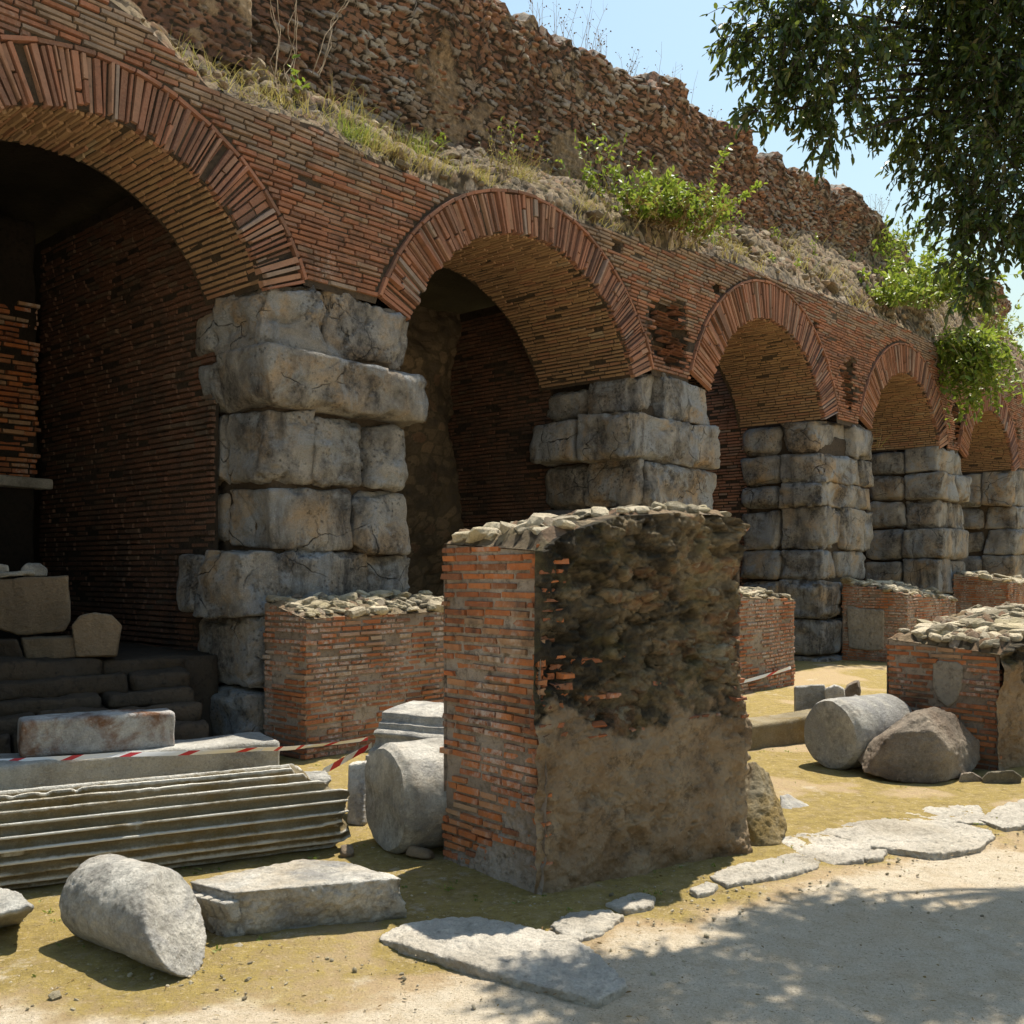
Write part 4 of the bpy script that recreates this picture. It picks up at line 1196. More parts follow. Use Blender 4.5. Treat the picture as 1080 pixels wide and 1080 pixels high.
# the long fluted column
cR = np.array([G(362, 897)[0], G(362, 897)[1]]); cL = np.array([G(0, 946)[0], G(0, 946)[1]])
cd = (cL - cR) / np.linalg.norm(cL - cR); nrm = np.array([cd[1], -cd[0]])
if nrm[1] < 0: nrm = -nrm
Rc = .252
c0 = np.array([*(cR + nrm * (Rc * .82)), Rc - .03])
def broken(s, a, r, lx):
    up_ = np.sin(a)
    cut = .10 + .22 * sstep(.35, 1, up_) + .05 * vnoise(np.stack([np.cos(a) * 4, np.sin(a) * 4, a * 0], 1), 3)
    return r * (1 - .0 * s), lx + np.where(lx < .4, (cut - .1) * (1 - lx / .4), 0) - .02
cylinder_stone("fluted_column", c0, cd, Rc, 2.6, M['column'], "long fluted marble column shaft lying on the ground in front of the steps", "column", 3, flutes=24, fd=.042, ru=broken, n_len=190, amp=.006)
# its broken upper lip
hull_stone("marble_fragment", [D(x, y, d) for x, y, d in ((303, 815, 5.95), (345, 812, 5.95), (350, 822, 5.8), (330, 836, 5.75), (318, 838, 5.8), (300, 822, 6.1), (335, 815, 6.15), (340, 840, 5.95))], M['marble'], .01, .012, 9, 5, 1, None,
           "small white broken marble lump on the right end of the fluted column", "stone")

# short barrel of a column in the foreground
nE = np.array([G(178, 1012)[0], G(178, 1012)[1]]); fE = np.array([G(72, 985)[0], G(72, 985)[1]])
bx_ = np.array([.80, -.60]); bx_ /= np.linalg.norm(bx_)
cen = np.array([-1.60, 4.22]); R = .185
pts = []
sd = np.array([-bx_[1], bx_[0]])
for s, rs in ((-.33, .70), (-.315, .86), (-.27, .97), (-.1, 1.0), (.10, 1.0), (.24, 1.0), (.30, .97)):
    for k in range(28):
        a = k / 28 * 2 * math.pi
        up_ = math.sin(a); cc = math.cos(a)
        sh = s + (.0 if s < .2 else (-.13 * up_ - .09 * cc))
        pts.append((cen[0] + bx_[0] * sh + sd[0] * R * rs * cc, cen[1] + bx_[1] * sh + sd[1] * R * rs * cc, R - .02 + R * rs * up_))
hull_stone("column_fragment", pts, M['granite'], .011, .012, 6, 7, 1, None, "barrel-shaped grey column fragment in the front left, nearest the camera", "stone")
# flat slab beside it
zt = .205
tpz = [G(245, 941, zt), G(425, 926, zt), G(372, 909, zt), G(318, 905, zt), G(197, 929, zt)]
bt = [G(232, 990), G(430, 967), G(400, 945), G(318, 940), G(208, 980)]
hull_stone("cut_slab", [tuple(p) for p in tpz] + [(p[0], p[1], -.02) for p in bt], M['granite'], .011, .012, 8, 8, 1, None, "low flat-topped grey stone slab lying in front of the fluted column", "slab", sides=2.4)
slab = bpy.data.objects["cut_slab"]
for k in range(5):
    f0, f1_ = k / 5 + .03, (k + 1) / 5 - .02
    q = lambda f, z, o: np.array(G(197, 929, zt)) * (1 - f) + np.array(G(245, 941, zt)) * f + np.array([-.02 - o, -.035 - o, z - zt])
    hull_stone("carved_tooth", [q(f, z, o) for f in (f0, f1_) for z, o in ((.075, -.03), (.165, .0), (.165, -.05), (.08, -.06))], M['granite'], .006, .006, 12, 90 + k, 1, slab)
hull_stone("corner_block", [G(-40, 930, .16), G(38, 958, .16), G(20, 940, .2), G(-40, 975, .14), G(30, 955, .18), G(-40, 985, -.02), G(22, 976, -.02), G(-60, 940, .2), G(15, 968, .08)], M['marble'], .012, .012, 7, 9, 2, None, "pale broken stone block at the left edge of the picture", "stone")

# drum, cornice block and small block between the column and the tall pillar
dAx = np.array([.857, .515])
dc = np.array([G(401, 906)[0] - .0, G(401, 906)[1] + .16, .295])
cylinder_stone("column_drum", dc, dAx, .31, .62, M['granite'], "thick grey column drum on its side leaning against the tall brick pillar", "column drum", 12, amp=.007, endwob=.02)
ca = np.array([.88, -.475]); ca /= np.linalg.norm(ca); cn = np.array([ca[1], -ca[0]])     # front of the cornice faces the camera
c_or = np.array([D(384, 800, 6.75)[0], 6.75])
prof = [(.0, -.05), (.0, .27), (.02, .275), (.02, .33), (.05, .335), (.055, .36), (.10, .375), (.12, .41), (.13, .44), (.10, .47), (.12, .49), (.16, .50), (.165, .535), (.20, .545), (.205, .60), (.26, .612), (.40, .63), (.60, .64), (.75, .60), (.75, -.05)]
nl = 60
b = Buf(); pr = np.array(prof); fine = []
for i in range(len(pr) - 1):
    m = max(2, int(np.linalg.norm(pr[i + 1] - pr[i]) / .02))
    for q in range(m):
        fine.append(pr[i] + (pr[i + 1] - pr[i]) * q / m)
fine.append(pr[-1]); fine = np.array(fine)
Lc = .75
ss = np.linspace(0, Lc, nl)
V = []
for s in ss:
    for dpt, z in fine:
        V.append([c_or[0] + ca[0] * s - cn[0] * dpt, c_or[1] + ca[1] * s - cn[1] * dpt, z])
V = np.array(V)
V += .008 * np.stack([fbm(V + 9 * j, 9, 4, 70 + j) for j in range(3)], 1)
b.add(V, grid_faces(nl, len(fine)), .5, True)
m_ = len(fine)
for row in (0, nl - 1):
    base = V[row * m_:(row + 1) * m_]
    c_ = np.vstack([base, base.mean(0)[None]])
    b.add(c_, [[k, k + 1, m_] for k in range(m_ - 1)], .5, False)
single("cornice_block", b, M['granite'], "moulded cornice block with stepped edges behind the thick column drum", "stone block")
hull_stone("small_block", [D(x, y, d) for x, y, d in ((367, 806, 6.35), (388, 803, 6.3), (366, 870, 6.2), (384, 872, 6.15), (372, 803, 6.6), (395, 802, 6.6), (370, 862, 6.5), (395, 862, 6.5), (367, 835, 6.3))], M['granite'], .012, .01, 8, 14, 3, None,
           "small upright grey block left of the column drum", "stone block")
rgp = np.random.default_rng(4)
for (x, y, s, lab) in ((366, 902, .05, "fist-sized stone wedged under the left end of the column drum"), (444, 905, .06, "small tan stone under the column drum beside the pillar")):
    k = Buf(); p = G(x, y); lumps(k, [[p[0], p[1], s * .4]], [s], rgp, .6, True, ICO3)
    single("small_stone", k, M['tan_stone'], lab, "stone")

# steps, ledge and stones in the first arch
E = np.array([.86, .51]); E /= np.linalg.norm(E); Mb = np.array([-E[1], E[0]])
def eb(e0, e1, m0, m1, z0, z1, r, seed, amp=.02, buf=None, org=None, seg=.05):
    org = org if org is not None else np.array([D(150, 800, 7.4)[0], 7.4])
    b = buf or Buf()
    C = [(*(org + E * e + Mb * m), z) for e in (e0, e1) for m in (m0, m1) for z in (z0, z1)]
    hex_stone(b, C, r, seg, amp, 3.5, seed)
    return b
single("stone_ledge", eb(-2.2, 1.05, 0, .5, -.1, .235, .03, 41, .012, seg=.035), M['marble'], "long veined stone ledge behind the fluted column, under the tape", "ledge")
ms = stone_mat("fresco_marble", (.74, .72, .68), (.42, .41, .41), (.08, .075, .075), (.26, .13, .07), .9, 1.0, .5, 2.6)
single("marble_block", eb(-.80, .27, .12, .42, .235, .51, .025, 42, .014, seg=.03), ms, "mottled white and brown marble block standing on the ledge before the steps", "stone block")
st = empty("stone_steps", (*(np.array([D(90, 740, 7.9)[0], 7.9])), 0), "worn dark rubble steps rising into the left arch", "steps")
for k in range(5):
    z1 = .36 + .118 * k
    e = -2.2
    while e < .55:
        L = RNG.uniform(.45, 1.1)
        bb = eb(e + .008, min(e + L, .62) - .008, .50 + .19 * k, .50 + .19 * k + .5, -.1 if k == 0 else z1 - .16, z1 + RNG.normal(0, .016), .04, 50 + k * 9 + int(e * 5), .035, seg=.04)
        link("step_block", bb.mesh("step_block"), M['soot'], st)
        e += L
bb = eb(-2.6, .9, 1.3, 6, -.1, .82, .03, 77, .02, seg=.15)
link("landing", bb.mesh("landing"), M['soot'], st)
zf = .82
def on_floor(name, pts, mat, lab, seed, cat="stone block", vox=.014, amp=.012):
    return hull_stone(name, [tuple(p) for p in pts], mat, vox, amp, 6, seed, 1, None, lab, cat)
Yf = 8.55
on_floor("upright_slab", [D(x, y, d) for d in (8.6, 8.78) for x, y in ((-30, 612), (72, 607), (75, 655), (68, 666), (20, 670), (-30, 655))], M['tan_stone'], "upright tan stone panel with a broken corner in the left arch", 61)
on_floor("moulded_block", [D(x, y, d) for d, o in ((8.45, 0), (8.85, -3)) for x, y in ((22, 674 + o), (78, 672 + o), (80, 694), (27, 695))], M['tan_stone'], "grooved moulding block under the upright tan panel", 62)
on_floor("dark_block", [D(x, y, d) for d, o in ((8.45, 0), (8.9, -3)) for x, y in ((-40, 676 + o), (18, 675 + o), (26, 695), (-40, 697))], M['soot'], "dark low block at the left edge, left of the moulding block", 63)
on_floor("rounded_block", [D(x, y, d) for d in (8.4, 8.8) for x, y in ((76, 660), (84, 650), (100, 646), (118, 649), (129, 660), (126, 676), (123, 692), (80, 693))], M['tan_stone'], "rounded brown block right of the tan panel in the left arch", 64)
on_floor("thin_slab", [D(x, y, d) for d in (8.6, 8.85) for x, y in ((-30, 606), (36, 601), (38, 606), (-30, 612))], M['marble'], "thin slab lying on top of the upright tan panel", 65)
on_floor("rubble_stone", [D(x, y, d) for d in (8.68, 8.85) for x, y in ((22, 600), (28, 594), (42, 594), (50, 601), (50, 608), (24, 608))], M['granite'], "grey stone lump on top of the tan panel, right of the thin slab", 66)
on_floor("rubble_stone", [D(x, y, d) for d in (8.65, 8.8) for x, y in ((-12, 598), (-4, 594), (8, 597), (9, 603), (-12, 606))], M['granite'], "small grey stone on the thin slab at the left picture edge", 67)

# right yard
d2 = np.array([G(880, 815)[0], G(880, 815)[1] + .13, .275])
cylinder_stone("column_drum", d2 - np.array([0, 0, 0]), np.array([.85, .527]), .285, .75, M['granite'], "thick round drum on its side, its end disc facing left, beside the boulder", "column drum", 15, amp=.006, endwob=.012)
hull_stone("boulder", [D(x, y, d) for x, y, d in ((905, 802, 7.75), (911, 788, 7.8), (941, 765, 7.8), (958, 752, 7.75), (986, 745, 7.75), (1006, 752, 7.8), (1012, 766, 7.75), (1033, 781, 7.85), (1034, 802, 7.8), (1020, 819, 7.6),
                                                (985, 828, 7.36), (940, 824, 7.42), (910, 815, 7.55), (975, 752, 7.55), (938, 775, 7.5), (985, 770, 7.42), (1000, 790, 7.42), (1020, 785, 8.2), (960, 760, 8.25), (920, 790, 8.2), (1000, 800, 8.3), (930, 800, 8.2))],
           M['boulder'], .014, .018, 4, 16, 0, None, "large angular dark brown boulder in front of the squat pillar", "boulder")
hull_stone("rounded_stone", [D(x, y, d) for d in (7.45, 7.62) for x, y in ((1010, 826), (1014, 816), (1025, 814), (1035, 820), (1037, 831), (1012, 833))], M['boulder'], .01, .01, 8, 17, 3, None, "small brown stone between the boulder and the pale oval stone", "stone")
hull_stone("rounded_stone", [D(x, y, d) for d in (7.4, 7.75) for x, y in ((1035, 822), (1042, 814), (1068, 812), (1078, 819), (1076, 830), (1048, 835), (1038, 830))], M['cap'], .011, .008, 8, 18, 4, None, "pale oval stone at the right edge below the squat pillar", "stone")
hull_stone("leaning_stone", [D(x, y, d) for x, y, d in ((784, 805, 6.1), (797, 803, 6.0), (812, 815, 6.05), (822, 845, 6.0), (832, 872, 5.9), (822, 893, 5.74), (800, 895, 5.72), (785, 892, 5.75), (786, 860, 5.8), (795, 830, 6.25), (815, 860, 6.25), (785, 890, 6.1), (826, 888, 6.0))],
           M['column'], .013, .018, 6, 19, 2, None, "tall mossy stone leaning against the right end of the tall pillar", "stone")
hull_stone("pointed_stone", [D(x, y, d) for x, y, d in ((822, 838, 6.75), (832, 837, 6.85), (858, 853, 6.65), (838, 868, 6.45), (824, 866, 6.5), (825, 858, 6.9), (850, 856, 6.85))], M['granite'], .011, .012, 7, 20, 1, None, "small pointed grey stone beside the leaning mossy stone", "stone")
ka, kb_ = G(768, 796)[:2], G(858, 782)[:2]
kd = (kb_ - ka) / np.linalg.norm(kb_ - ka); kn = np.array([-kd[1], kd[0]])
b = Buf()
hex_stone(b, [(*(ka + kd * e + kn * m), z) for e in (-1.0, 1.75) for m in (0, .32) for z in (-.1, .235)], .03, .03, .012, 3.5, 71)
single("stone_kerb", b, M['column'], "long straight stone kerb running behind the tall pillar to the round drum", "kerb")
hull_stone("marble_chunk", [D(x, y, d) for d in (9.9, 10.25) for x, y in ((838, 724), (870, 722), (873, 745), (872, 770), (838, 771))], M['marble'], .02, .012, 5, 24, 1, None, "pale squared stone behind the kerb beside the cracked stub wall", "stone block")
hull_stone("round_chunk", [D(x, y, d) for d in (9.75, 10.1) for x, y in ((870, 726), (880, 722), (890, 726), (892, 740), (888, 770), (874, 770))], M['granite'], .02, .015, 5, 25, 3, None, "rounded grey chunk next to the pale squared stone behind the kerb", "stone")
hull_stone("dark_chunk", [D(x, y, d) for d in (10.3, 10.7) for x, y in ((882, 740), (895, 722), (905, 718), (908, 728), (900, 765), (884, 765))], M['boulder'], .02, .02, 5, 26, 1, None, "dark pointed chunk leaning behind the round drum", "stone")
hull_stone("white_chip", [D(x, y, d) for d in (9.9, 10.05) for x, y in ((892, 744), (902, 732), (906, 734), (905, 748), (896, 770), (908, 768))], M['marble'], .015, .01, 6, 27, 1, None, "thin white stone chip standing behind the round drum", "stone")
hull_stone("flat_rubble", [D(x, y, d) for d in (10.4, 10.9) for x, y in ((906, 742), (922, 735), (938, 738), (940, 760), (908, 762))], M['cap'], .02, .02, 5, 28, 1, None, "low pale rubble stone behind the top of the round drum", "stone")

# edge paving
rg = np.random.default_rng(31)
def paving(px, lab, zt=.025, seed=0):
    c = np.mean([G(*p, zt) for p in px], 0)
    P = []
    for p in px:
        q = c + (G(*p, zt) - c) * 1.09
        P.append((q[0], q[1], zt + rg.normal(0, .006))); P.append((q[0], q[1], -.08))
    return hull_stone("paving_slab", P, M['paving'], .010, .016, 9, seed, 0, None, lab, "paving slab", "flat edging slabs along the path", .9)
PV = [([(408, 990), (425, 978), (490, 968), (548, 976), (600, 990), (640, 1020), (650, 1036), (622, 1050), (560, 1036), (500, 1014), (440, 1000)], "large cracked paving slab in front of the tall pillar, nearest the camera"),
      ([(582, 975), (602, 962), (640, 960), (655, 966), (632, 982), (602, 989)], "small paving slab at the edge of the tall pillar's shadow"),
      ([(640, 950), (672, 940), (690, 944), (686, 952), (660, 958)], "tiny dark slab edge at the foot of the tall pillar's core face"),
      ([(728, 936), (745, 929), (757, 932), (752, 938), (736, 941)], "small flat stone left of the narrow curved slab"),
      ([(752, 922), (770, 914), (836, 901), (862, 908), (858, 914), (800, 924), (770, 932)], "narrow curved paving slab below the leaning mossy stone"),
      ([(822, 886), (845, 880), (885, 876), (915, 892), (906, 906), (878, 908), (850, 901)], "paving slab just right of the leaning mossy stone"),
      ([(872, 876), (910, 866), (960, 862), (1000, 868), (1040, 874), (1043, 880), (1028, 892), (985, 899), (945, 894), (918, 890)], "longest pale paving slab along the middle of the path edge"),
      ([(958, 858), (985, 850), (1030, 850), (1042, 866), (1000, 866)], "paving slab set back behind the longest pale slab"),
      ([(1035, 862), (1060, 848), (1100, 838), (1120, 850), (1095, 866), (1062, 871)], "rightmost paving slab, cut by the picture edge"),
      ([(905, 900), (918, 894), (935, 896), (930, 903), (915, 906)], "small wedge of paving between the two middle slabs")]
for k, (px, lab) in enumerate(PV):
    paving(px, lab, .016 if k in (0, 6, 8) else .010, 200 + k)

# pebbles and crumbs on the earth
k = Buf(); pos, siz = [], []
for _ in range(1500):
    y = rg.uniform(2.9, 10); x = rg.uniform(-3.2, 4.6) * (y / 5) ** .7
    if rg.random() < .55: 
        y = path_edge(x) + rg.normal(0, .35)
    s = abs(rg.normal(0, .0045)) + .0025
    pos.append([x, y, s * .2 - .005]); siz.append(s)
lumps(k, pos, siz, rg, .6, base=ico(1))
single("pebbles", k, M['cap'], None, None, kind="stuff", loc=(0, 0, 0))["label"] = "scattered pebbles and stone crumbs on the earth"
# dry fallen leaves
# ------------------------------------------------------------------ barrier tape
def tape_mat():
    t = NT("barrier_tape")
    c = t.ramp(t.attr("rnd"), [(0, (.78, .76, .74)), (.5, (.52, .045, .05))], 'CONSTANT')
    return t.done(c, None, .45)
M['tape'] = tape_mat()
def tape(pts, lab, wd=.05, stripe=.11, twist=0.0, seed=0):
    pts = np.array(pts, float)
    seg = np.linalg.norm(np.diff(pts, axis=0), axis=1); cum = np.concatenate([[0], np.cumsum(seg)])
    n = int(cum[-1] / (stripe / 4)) + 1
    q = np.linspace(0, cum[-1], n)
    P = np.stack([np.interp(q, cum, pts[:, j]) for j in range(3)], 1)
    for j in range(len(cum) - 1):                   # sag between the fixings
        m = (q >= cum[j]) & (q <= cum[j + 1]); t = (q[m] - cum[j]) / seg[j]
        P[m, 2] -= .008 * seg[j] * 4 * t * (1 - t)
    tan = np.gradient(P, axis=0); tan /= np.linalg.norm(tan, axis=1, keepdims=True)
    a = twist * np.sin(q * 1.3 + seed) + .25 * np.sin(q * 5 + seed)
    side = np.stack([-tan[:, 1], tan[:, 0], tan[:, 0] * 0], 1)
    upv = np.cos(a)[:, None] * np.array([0, 0, 1.0]) + np.sin(a)[:, None] * side
    b = Buf()
    # slanting stripes: the upper edge runs ahead of the lower one
    sh = np.roll(P, -2, 0); sh[-2:] = P[-2:]
    b.add(np.concatenate([P - upv * wd / 2, sh + upv * wd / 2]), [[k, k + 1, n + k + 1, n + k] for k in range(n - 1)], [1.0 if (k // 2) % 5 == 0 else 0.0 for k in range(n - 1)] if stripe > .12 else [1.0 if (k // 4) % 2 else 0.0 for k in range(n - 1)])
    o = single("barrier_tape", b, M['tape'], lab, "barrier tape", "red and white barrier tape")
    m = o.modifiers.new("thick", 'SOLIDIFY'); m.thickness = .0006
    return o
def sp(x, y, w=.69):
    u, z = fac(x, y, w)
    return FW(u, z, w)
tape([D(-60, 804, 7.05), D(120, 796, 7.15), D(275, 790, 7.4), sp(326, 787, .70), sp(388, 779, .70)], "long red and white tape stretched low across the steps to the stub wall", .032, .16, .5, 1)
tape([D(336, 816, 7.1), D(362, 802, 7.0), D(392, 786, 7.05)], "short loose end of red and white tape behind the fluted column's end", .045, .10, .4, 3)
tape([sp(770, 722, 1.245), sp(834, 704, 1.245)], "faded pinkish tape slanting over the cracked stub wall", .04, .35, .1, 5)

# ------------------------------------------------------------------ plants
def leaf_mat(name, stops, trans=.35, rough=.45, spec=.4):
    t = NT(name)
    c = t.ramp(t.attr("rnd"), stops)
    t.b.inputs["Roughness"].default_value = rough
    t.b.inputs["Specular IOR Level"].default_value = spec
    t.l(c, t.b.inputs["Base Color"])
    tr = t.n("ShaderNodeBsdfTranslucent"); t.l(t.mix(.5, c, (.30, .36, .04), 'MIX'), tr.inputs["Color"])
    mx = t.n("ShaderNodeMixShader"); mx.inputs[0].default_value = trans
    t.l(t.b.outputs[0], mx.inputs[1]); t.l(tr.outputs[0], mx.inputs[2]); t.l(mx.outputs[0], t.out.inputs[0])
    return t.m
M['tree_leaf'] = leaf_mat("evergreen_leaf", [(0, (.014, .026, .009)), (.3, (.024, .048, .012)), (.6, (.042, .075, .018)), (.8, (.075, .11, .026)), (.9, (.10, .08, .03)), (1, (.19, .21, .05))], .30, .34, .5)
M['green'] = leaf_mat("fresh_leaf", [(0, (.08, .14, .02)), (.4, (.16, .25, .03)), (.8, (.24, .32, .045)), (1, (.32, .32, .08))], .4, .5)
M['brown_leaf'] = leaf_mat("brown_leaf", [(0, (.10, .05, .025)), (.5, (.18, .10, .045)), (1, (.26, .18, .08))], .3, .7)
M['straw'] = leaf_mat("straw", [(0, (.22, .15, .06)), (.5, (.40, .29, .12)), (.85, (.50, .40, .19)), (1, (.22, .24, .06))], .3, .7)
M['grass'] = leaf_mat("grass_blade", [(0, (.11, .17, .03)), (.6, (.20, .25, .05)), (1, (.36, .32, .10))], .35, .6)
tbark = NT("bark"); M['bark'] = tbark.done(tbark.ramp(tbark.noise(9, 5, .7, stretch=(3, 3, .5)), [(.3, (.025, .02, .015)), (.7, (.07, .055, .042))]), tbark.bump(tbark.noise(18, 6, .7), .8, .02), .95)
ttw = NT("dry_twig"); M['twig'] = ttw.done(ttw.ramp(ttw.noise(12, 2), [(.3, (.20, .14, .085)), (.7, (.34, .27, .18))]), None, .9)

def leaves(buf, pos, d, length, width, rng, rnd=None, fold=.25):
    """many folded leaf blades: base pos, direction d"""
    n = len(pos)
    d = d / np.maximum(np.linalg.norm(d, axis=1, keepdims=True), 1e-9)
    r = rng.normal(0, 1, (n, 3)); r[:, 2] *= .55
    s = np.cross(d, np.cross(r, d) + np.array([0, 0, .9])); s /= np.maximum(np.linalg.norm(s, axis=1, keepdims=True), 1e-9)
    nm = np.cross(s, d)
    length = np.broadcast_to(length, (n,))[:, None]; width = np.broadcast_to(width, (n,))[:, None]
    A = pos; Mi = pos + d * length * .5 - nm * width * fold; Tt = pos + d * length - nm * width * fold * 1.2
    L1 = pos + d * length * .30 + s * width * .45; L2 = pos + d * length * .68 + s * width * .38
    R1 = pos + d * length * .30 - s * width * .45; R2 = pos + d * length * .68 - s * width * .38
    V = np.stack([A, L1, L2, Tt, R2, R1, Mi], 1).reshape(-1, 3)
    o = (np.arange(n) * 7)[:, None]
    F = np.concatenate([o + np.array(q) for q in ([0, 1, 2, 6], [6, 2, 3, 4], [0, 6, 4, 5])])
    rnd = rng.random(n) if rnd is None else rnd
    buf.add(V, F, np.tile(rnd, 3), True)

def tube(buf, pts, r0, r1, sides=5, rnd=.5):
    pts = np.array(pts, float); n = len(pts)
    tan = np.gradient(pts, axis=0); tan /= np.maximum(np.linalg.norm(tan, axis=1, keepdims=True), 1e-9)
    ref = np.array([.3, .2, 1.0]) if abs(tan[0][2]) < .9 else np.array([1.0, .2, 0])
    a = np.cross(tan, ref); a /= np.maximum(np.linalg.norm(a, axis=1, keepdims=True), 1e-9); b2 = np.cross(tan, a)
    r = np.linspace(r0, r1, n)[:, None]
    V = []
    for k in range(sides):
        t = 2 * math.pi * k / sides
        V.append(pts + r * (math.cos(t) * a + math.sin(t) * b2))
    V = np.stack(V, 1).reshape(-1, 3)
    F = [[i * sides + k, i * sides + (k + 1) % sides, (i + 1) * sides + (k + 1) % sides, (i + 1) * sides + k] for i in range(n - 1) for k in range(sides)]
    buf.add(V, F, rnd, True)

def ledge_pt(x, y, s):
    """a root on the terrace a share s of the way back, under the picture point"""
    w = -.03 + (WB - .1) * s
    u = fac(x, y, w)[0]
    zz_ = top(u) + (max(wbase(u), top(u) + .15) - top(u)) * s ** .85
    return FW(u, float(zz_) + .02, w), u
def path_bend(p0, d, L, droop, rng, n=7, wob=.12):
    P = [np.array(p0)]; d = d / np.linalg.norm(d)
    for i in range(n - 1):
        d = d + np.array([0, 0, -droop / n]) + rng.normal(0, wob / n ** .5, 3); d /= np.linalg.norm(d)
        P.append(P[-1] + d * L / (n - 1))
    return np.array(P)

def bush(name, root, spread, height, nst, leaf, label, cat="plant", seed=1, droop=.6, lean=(0, 0), mat='green', brown=0.0, per=22, group=None, stemr=.004):
    rg = np.random.default_rng(seed)
    th = empty(name, tuple(root), label, cat, group)
    sb, lb, bb = Buf(), Buf(), Buf()
    for k in range(nst):
        p0 = root + np.array([rg.normal(0, spread * .35), rg.normal(0, spread * .35), -.02])
        ang = rg.uniform(0, 2 * math.pi); q = rg.random() ** .6
        d = np.array([math.cos(ang) * q * spread / height * 1.2 + lean[0], math.sin(ang) * q * spread / height * 1.2 + lean[1], 1.0])
        P = path_bend(p0, d, height * rg.uniform(.45, 1.1), droop * rg.uniform(.3, 1.3), rg, 8)
        tube(sb, P, stemr, stemr * .4, 4)
        nl = int(per * rg.uniform(.6, 1.2))
        t = rg.uniform(.18, 1.0, nl) * (len(P) - 1); i = np.minimum(t.astype(int), len(P) - 2); f = (t - i)[:, None]
        pos = P[i] * (1 - f) + P[i + 1] * f
        dd = (P[i + 1] - P[i]); dd /= np.linalg.norm(dd, axis=1, keepdims=True)
        dirs = dd * .5 + rg.normal(0, .75, (nl, 3)) + np.array([0, 0, .1])
        low_ = t / (len(P) - 1) < brown * 1.3 * rg.uniform(.5, 1.2)
        ln = leaf * rg.uniform(.6, 1.25, nl)
        if (~low_).any(): leaves(lb, pos[~low_], dirs[~low_], ln[~low_], ln[~low_] * .48, rg)
        if low_.any(): leaves(bb, pos[low_], dirs[low_], ln[low_] * .8, ln[low_] * .35, rg)
    link("stems", sb.mesh("stems"), M['twig'], th)
    if lb.V: link("foliage", lb.mesh("foliage"), M[mat], th)
    if bb.V: link("withered_foliage", bb.mesh("withered_foliage"), M['brown_leaf'], th)
    return th

def tuft(name, root, spread, height, nbl, label, mat='straw', seed=1, group=None, lean=(0, 0), along=None, droop=1.1, wd=.004):
    rg = np.random.default_rng(seed)
    b = Buf()
    for k in range(nbl):
        off = float(np.clip(rg.normal(0, spread * .5), -spread, spread))
        al = np.array([T[0], T[1], .0]) if along is None else along
        p0 = root + al * off + np.array([rg.normal(0, .05), rg.normal(0, .05), -.02])
        d = np.array([rg.normal(0, .45) + lean[0], rg.normal(0, .45) + lean[1], 1.0])
        P = path_bend(p0, d, height * rg.uniform(.4, 1.15), droop * rg.uniform(.2, 1.4), rg, 6, .2)
        s = rg.normal(0, 1, 3); s[2] *= .2; s /= np.linalg.norm(s)
        w = np.linspace(wd, wd * .25, 6)[:, None]
        b.add(np.concatenate([P - s * w, P + s * w]), [[i, i + 1, 7 + i, 6 + i] for i in range(5)], rg.random())
    return single(name, b, M[mat], label, "grass" if mat != 'twig' else "dry plant", group)

def stalks(name, root, n, height, label, seed, spread=.25, group=None, heads=True, mat='twig'):
    rg = np.random.default_rng(seed)
    th = empty(name, tuple(root), label, "dry plant", group)
    b, hb = Buf(), Buf()
    for k in range(n):
        p0 = root + np.array([T[0], T[1], 0]) * rg.normal(0, spread) + np.array([0, 0, -.06])
        P = path_bend(p0, np.array([rg.normal(0, .18), rg.normal(0, .18), 1.0]), height * rg.uniform(.5, 1.1), .1, rg, 8, .18)
        tube(b, P, .004, .0015, 4)
        for j in range(rg.integers(2, 6)):
            i = rg.integers(2, 7)
            Q = path_bend(P[i], np.array([rg.normal(0, .6), rg.normal(0, .6), .8]), height * rg.uniform(.1, .3), .1, rg, 4, .2)
            tube(b, Q, .002, .001, 3)
            if heads: lumps(hb, [Q[-1]], [rg.uniform(.006, .012)], rg, 1.0, base=ico(1))
    link("stems", b.mesh("stems"), M['twig'], th)
    if hb.V: link("seed_heads", hb.mesh("seed_heads"), M['brown_leaf'], th)["kind"] = "stuff"
    return th

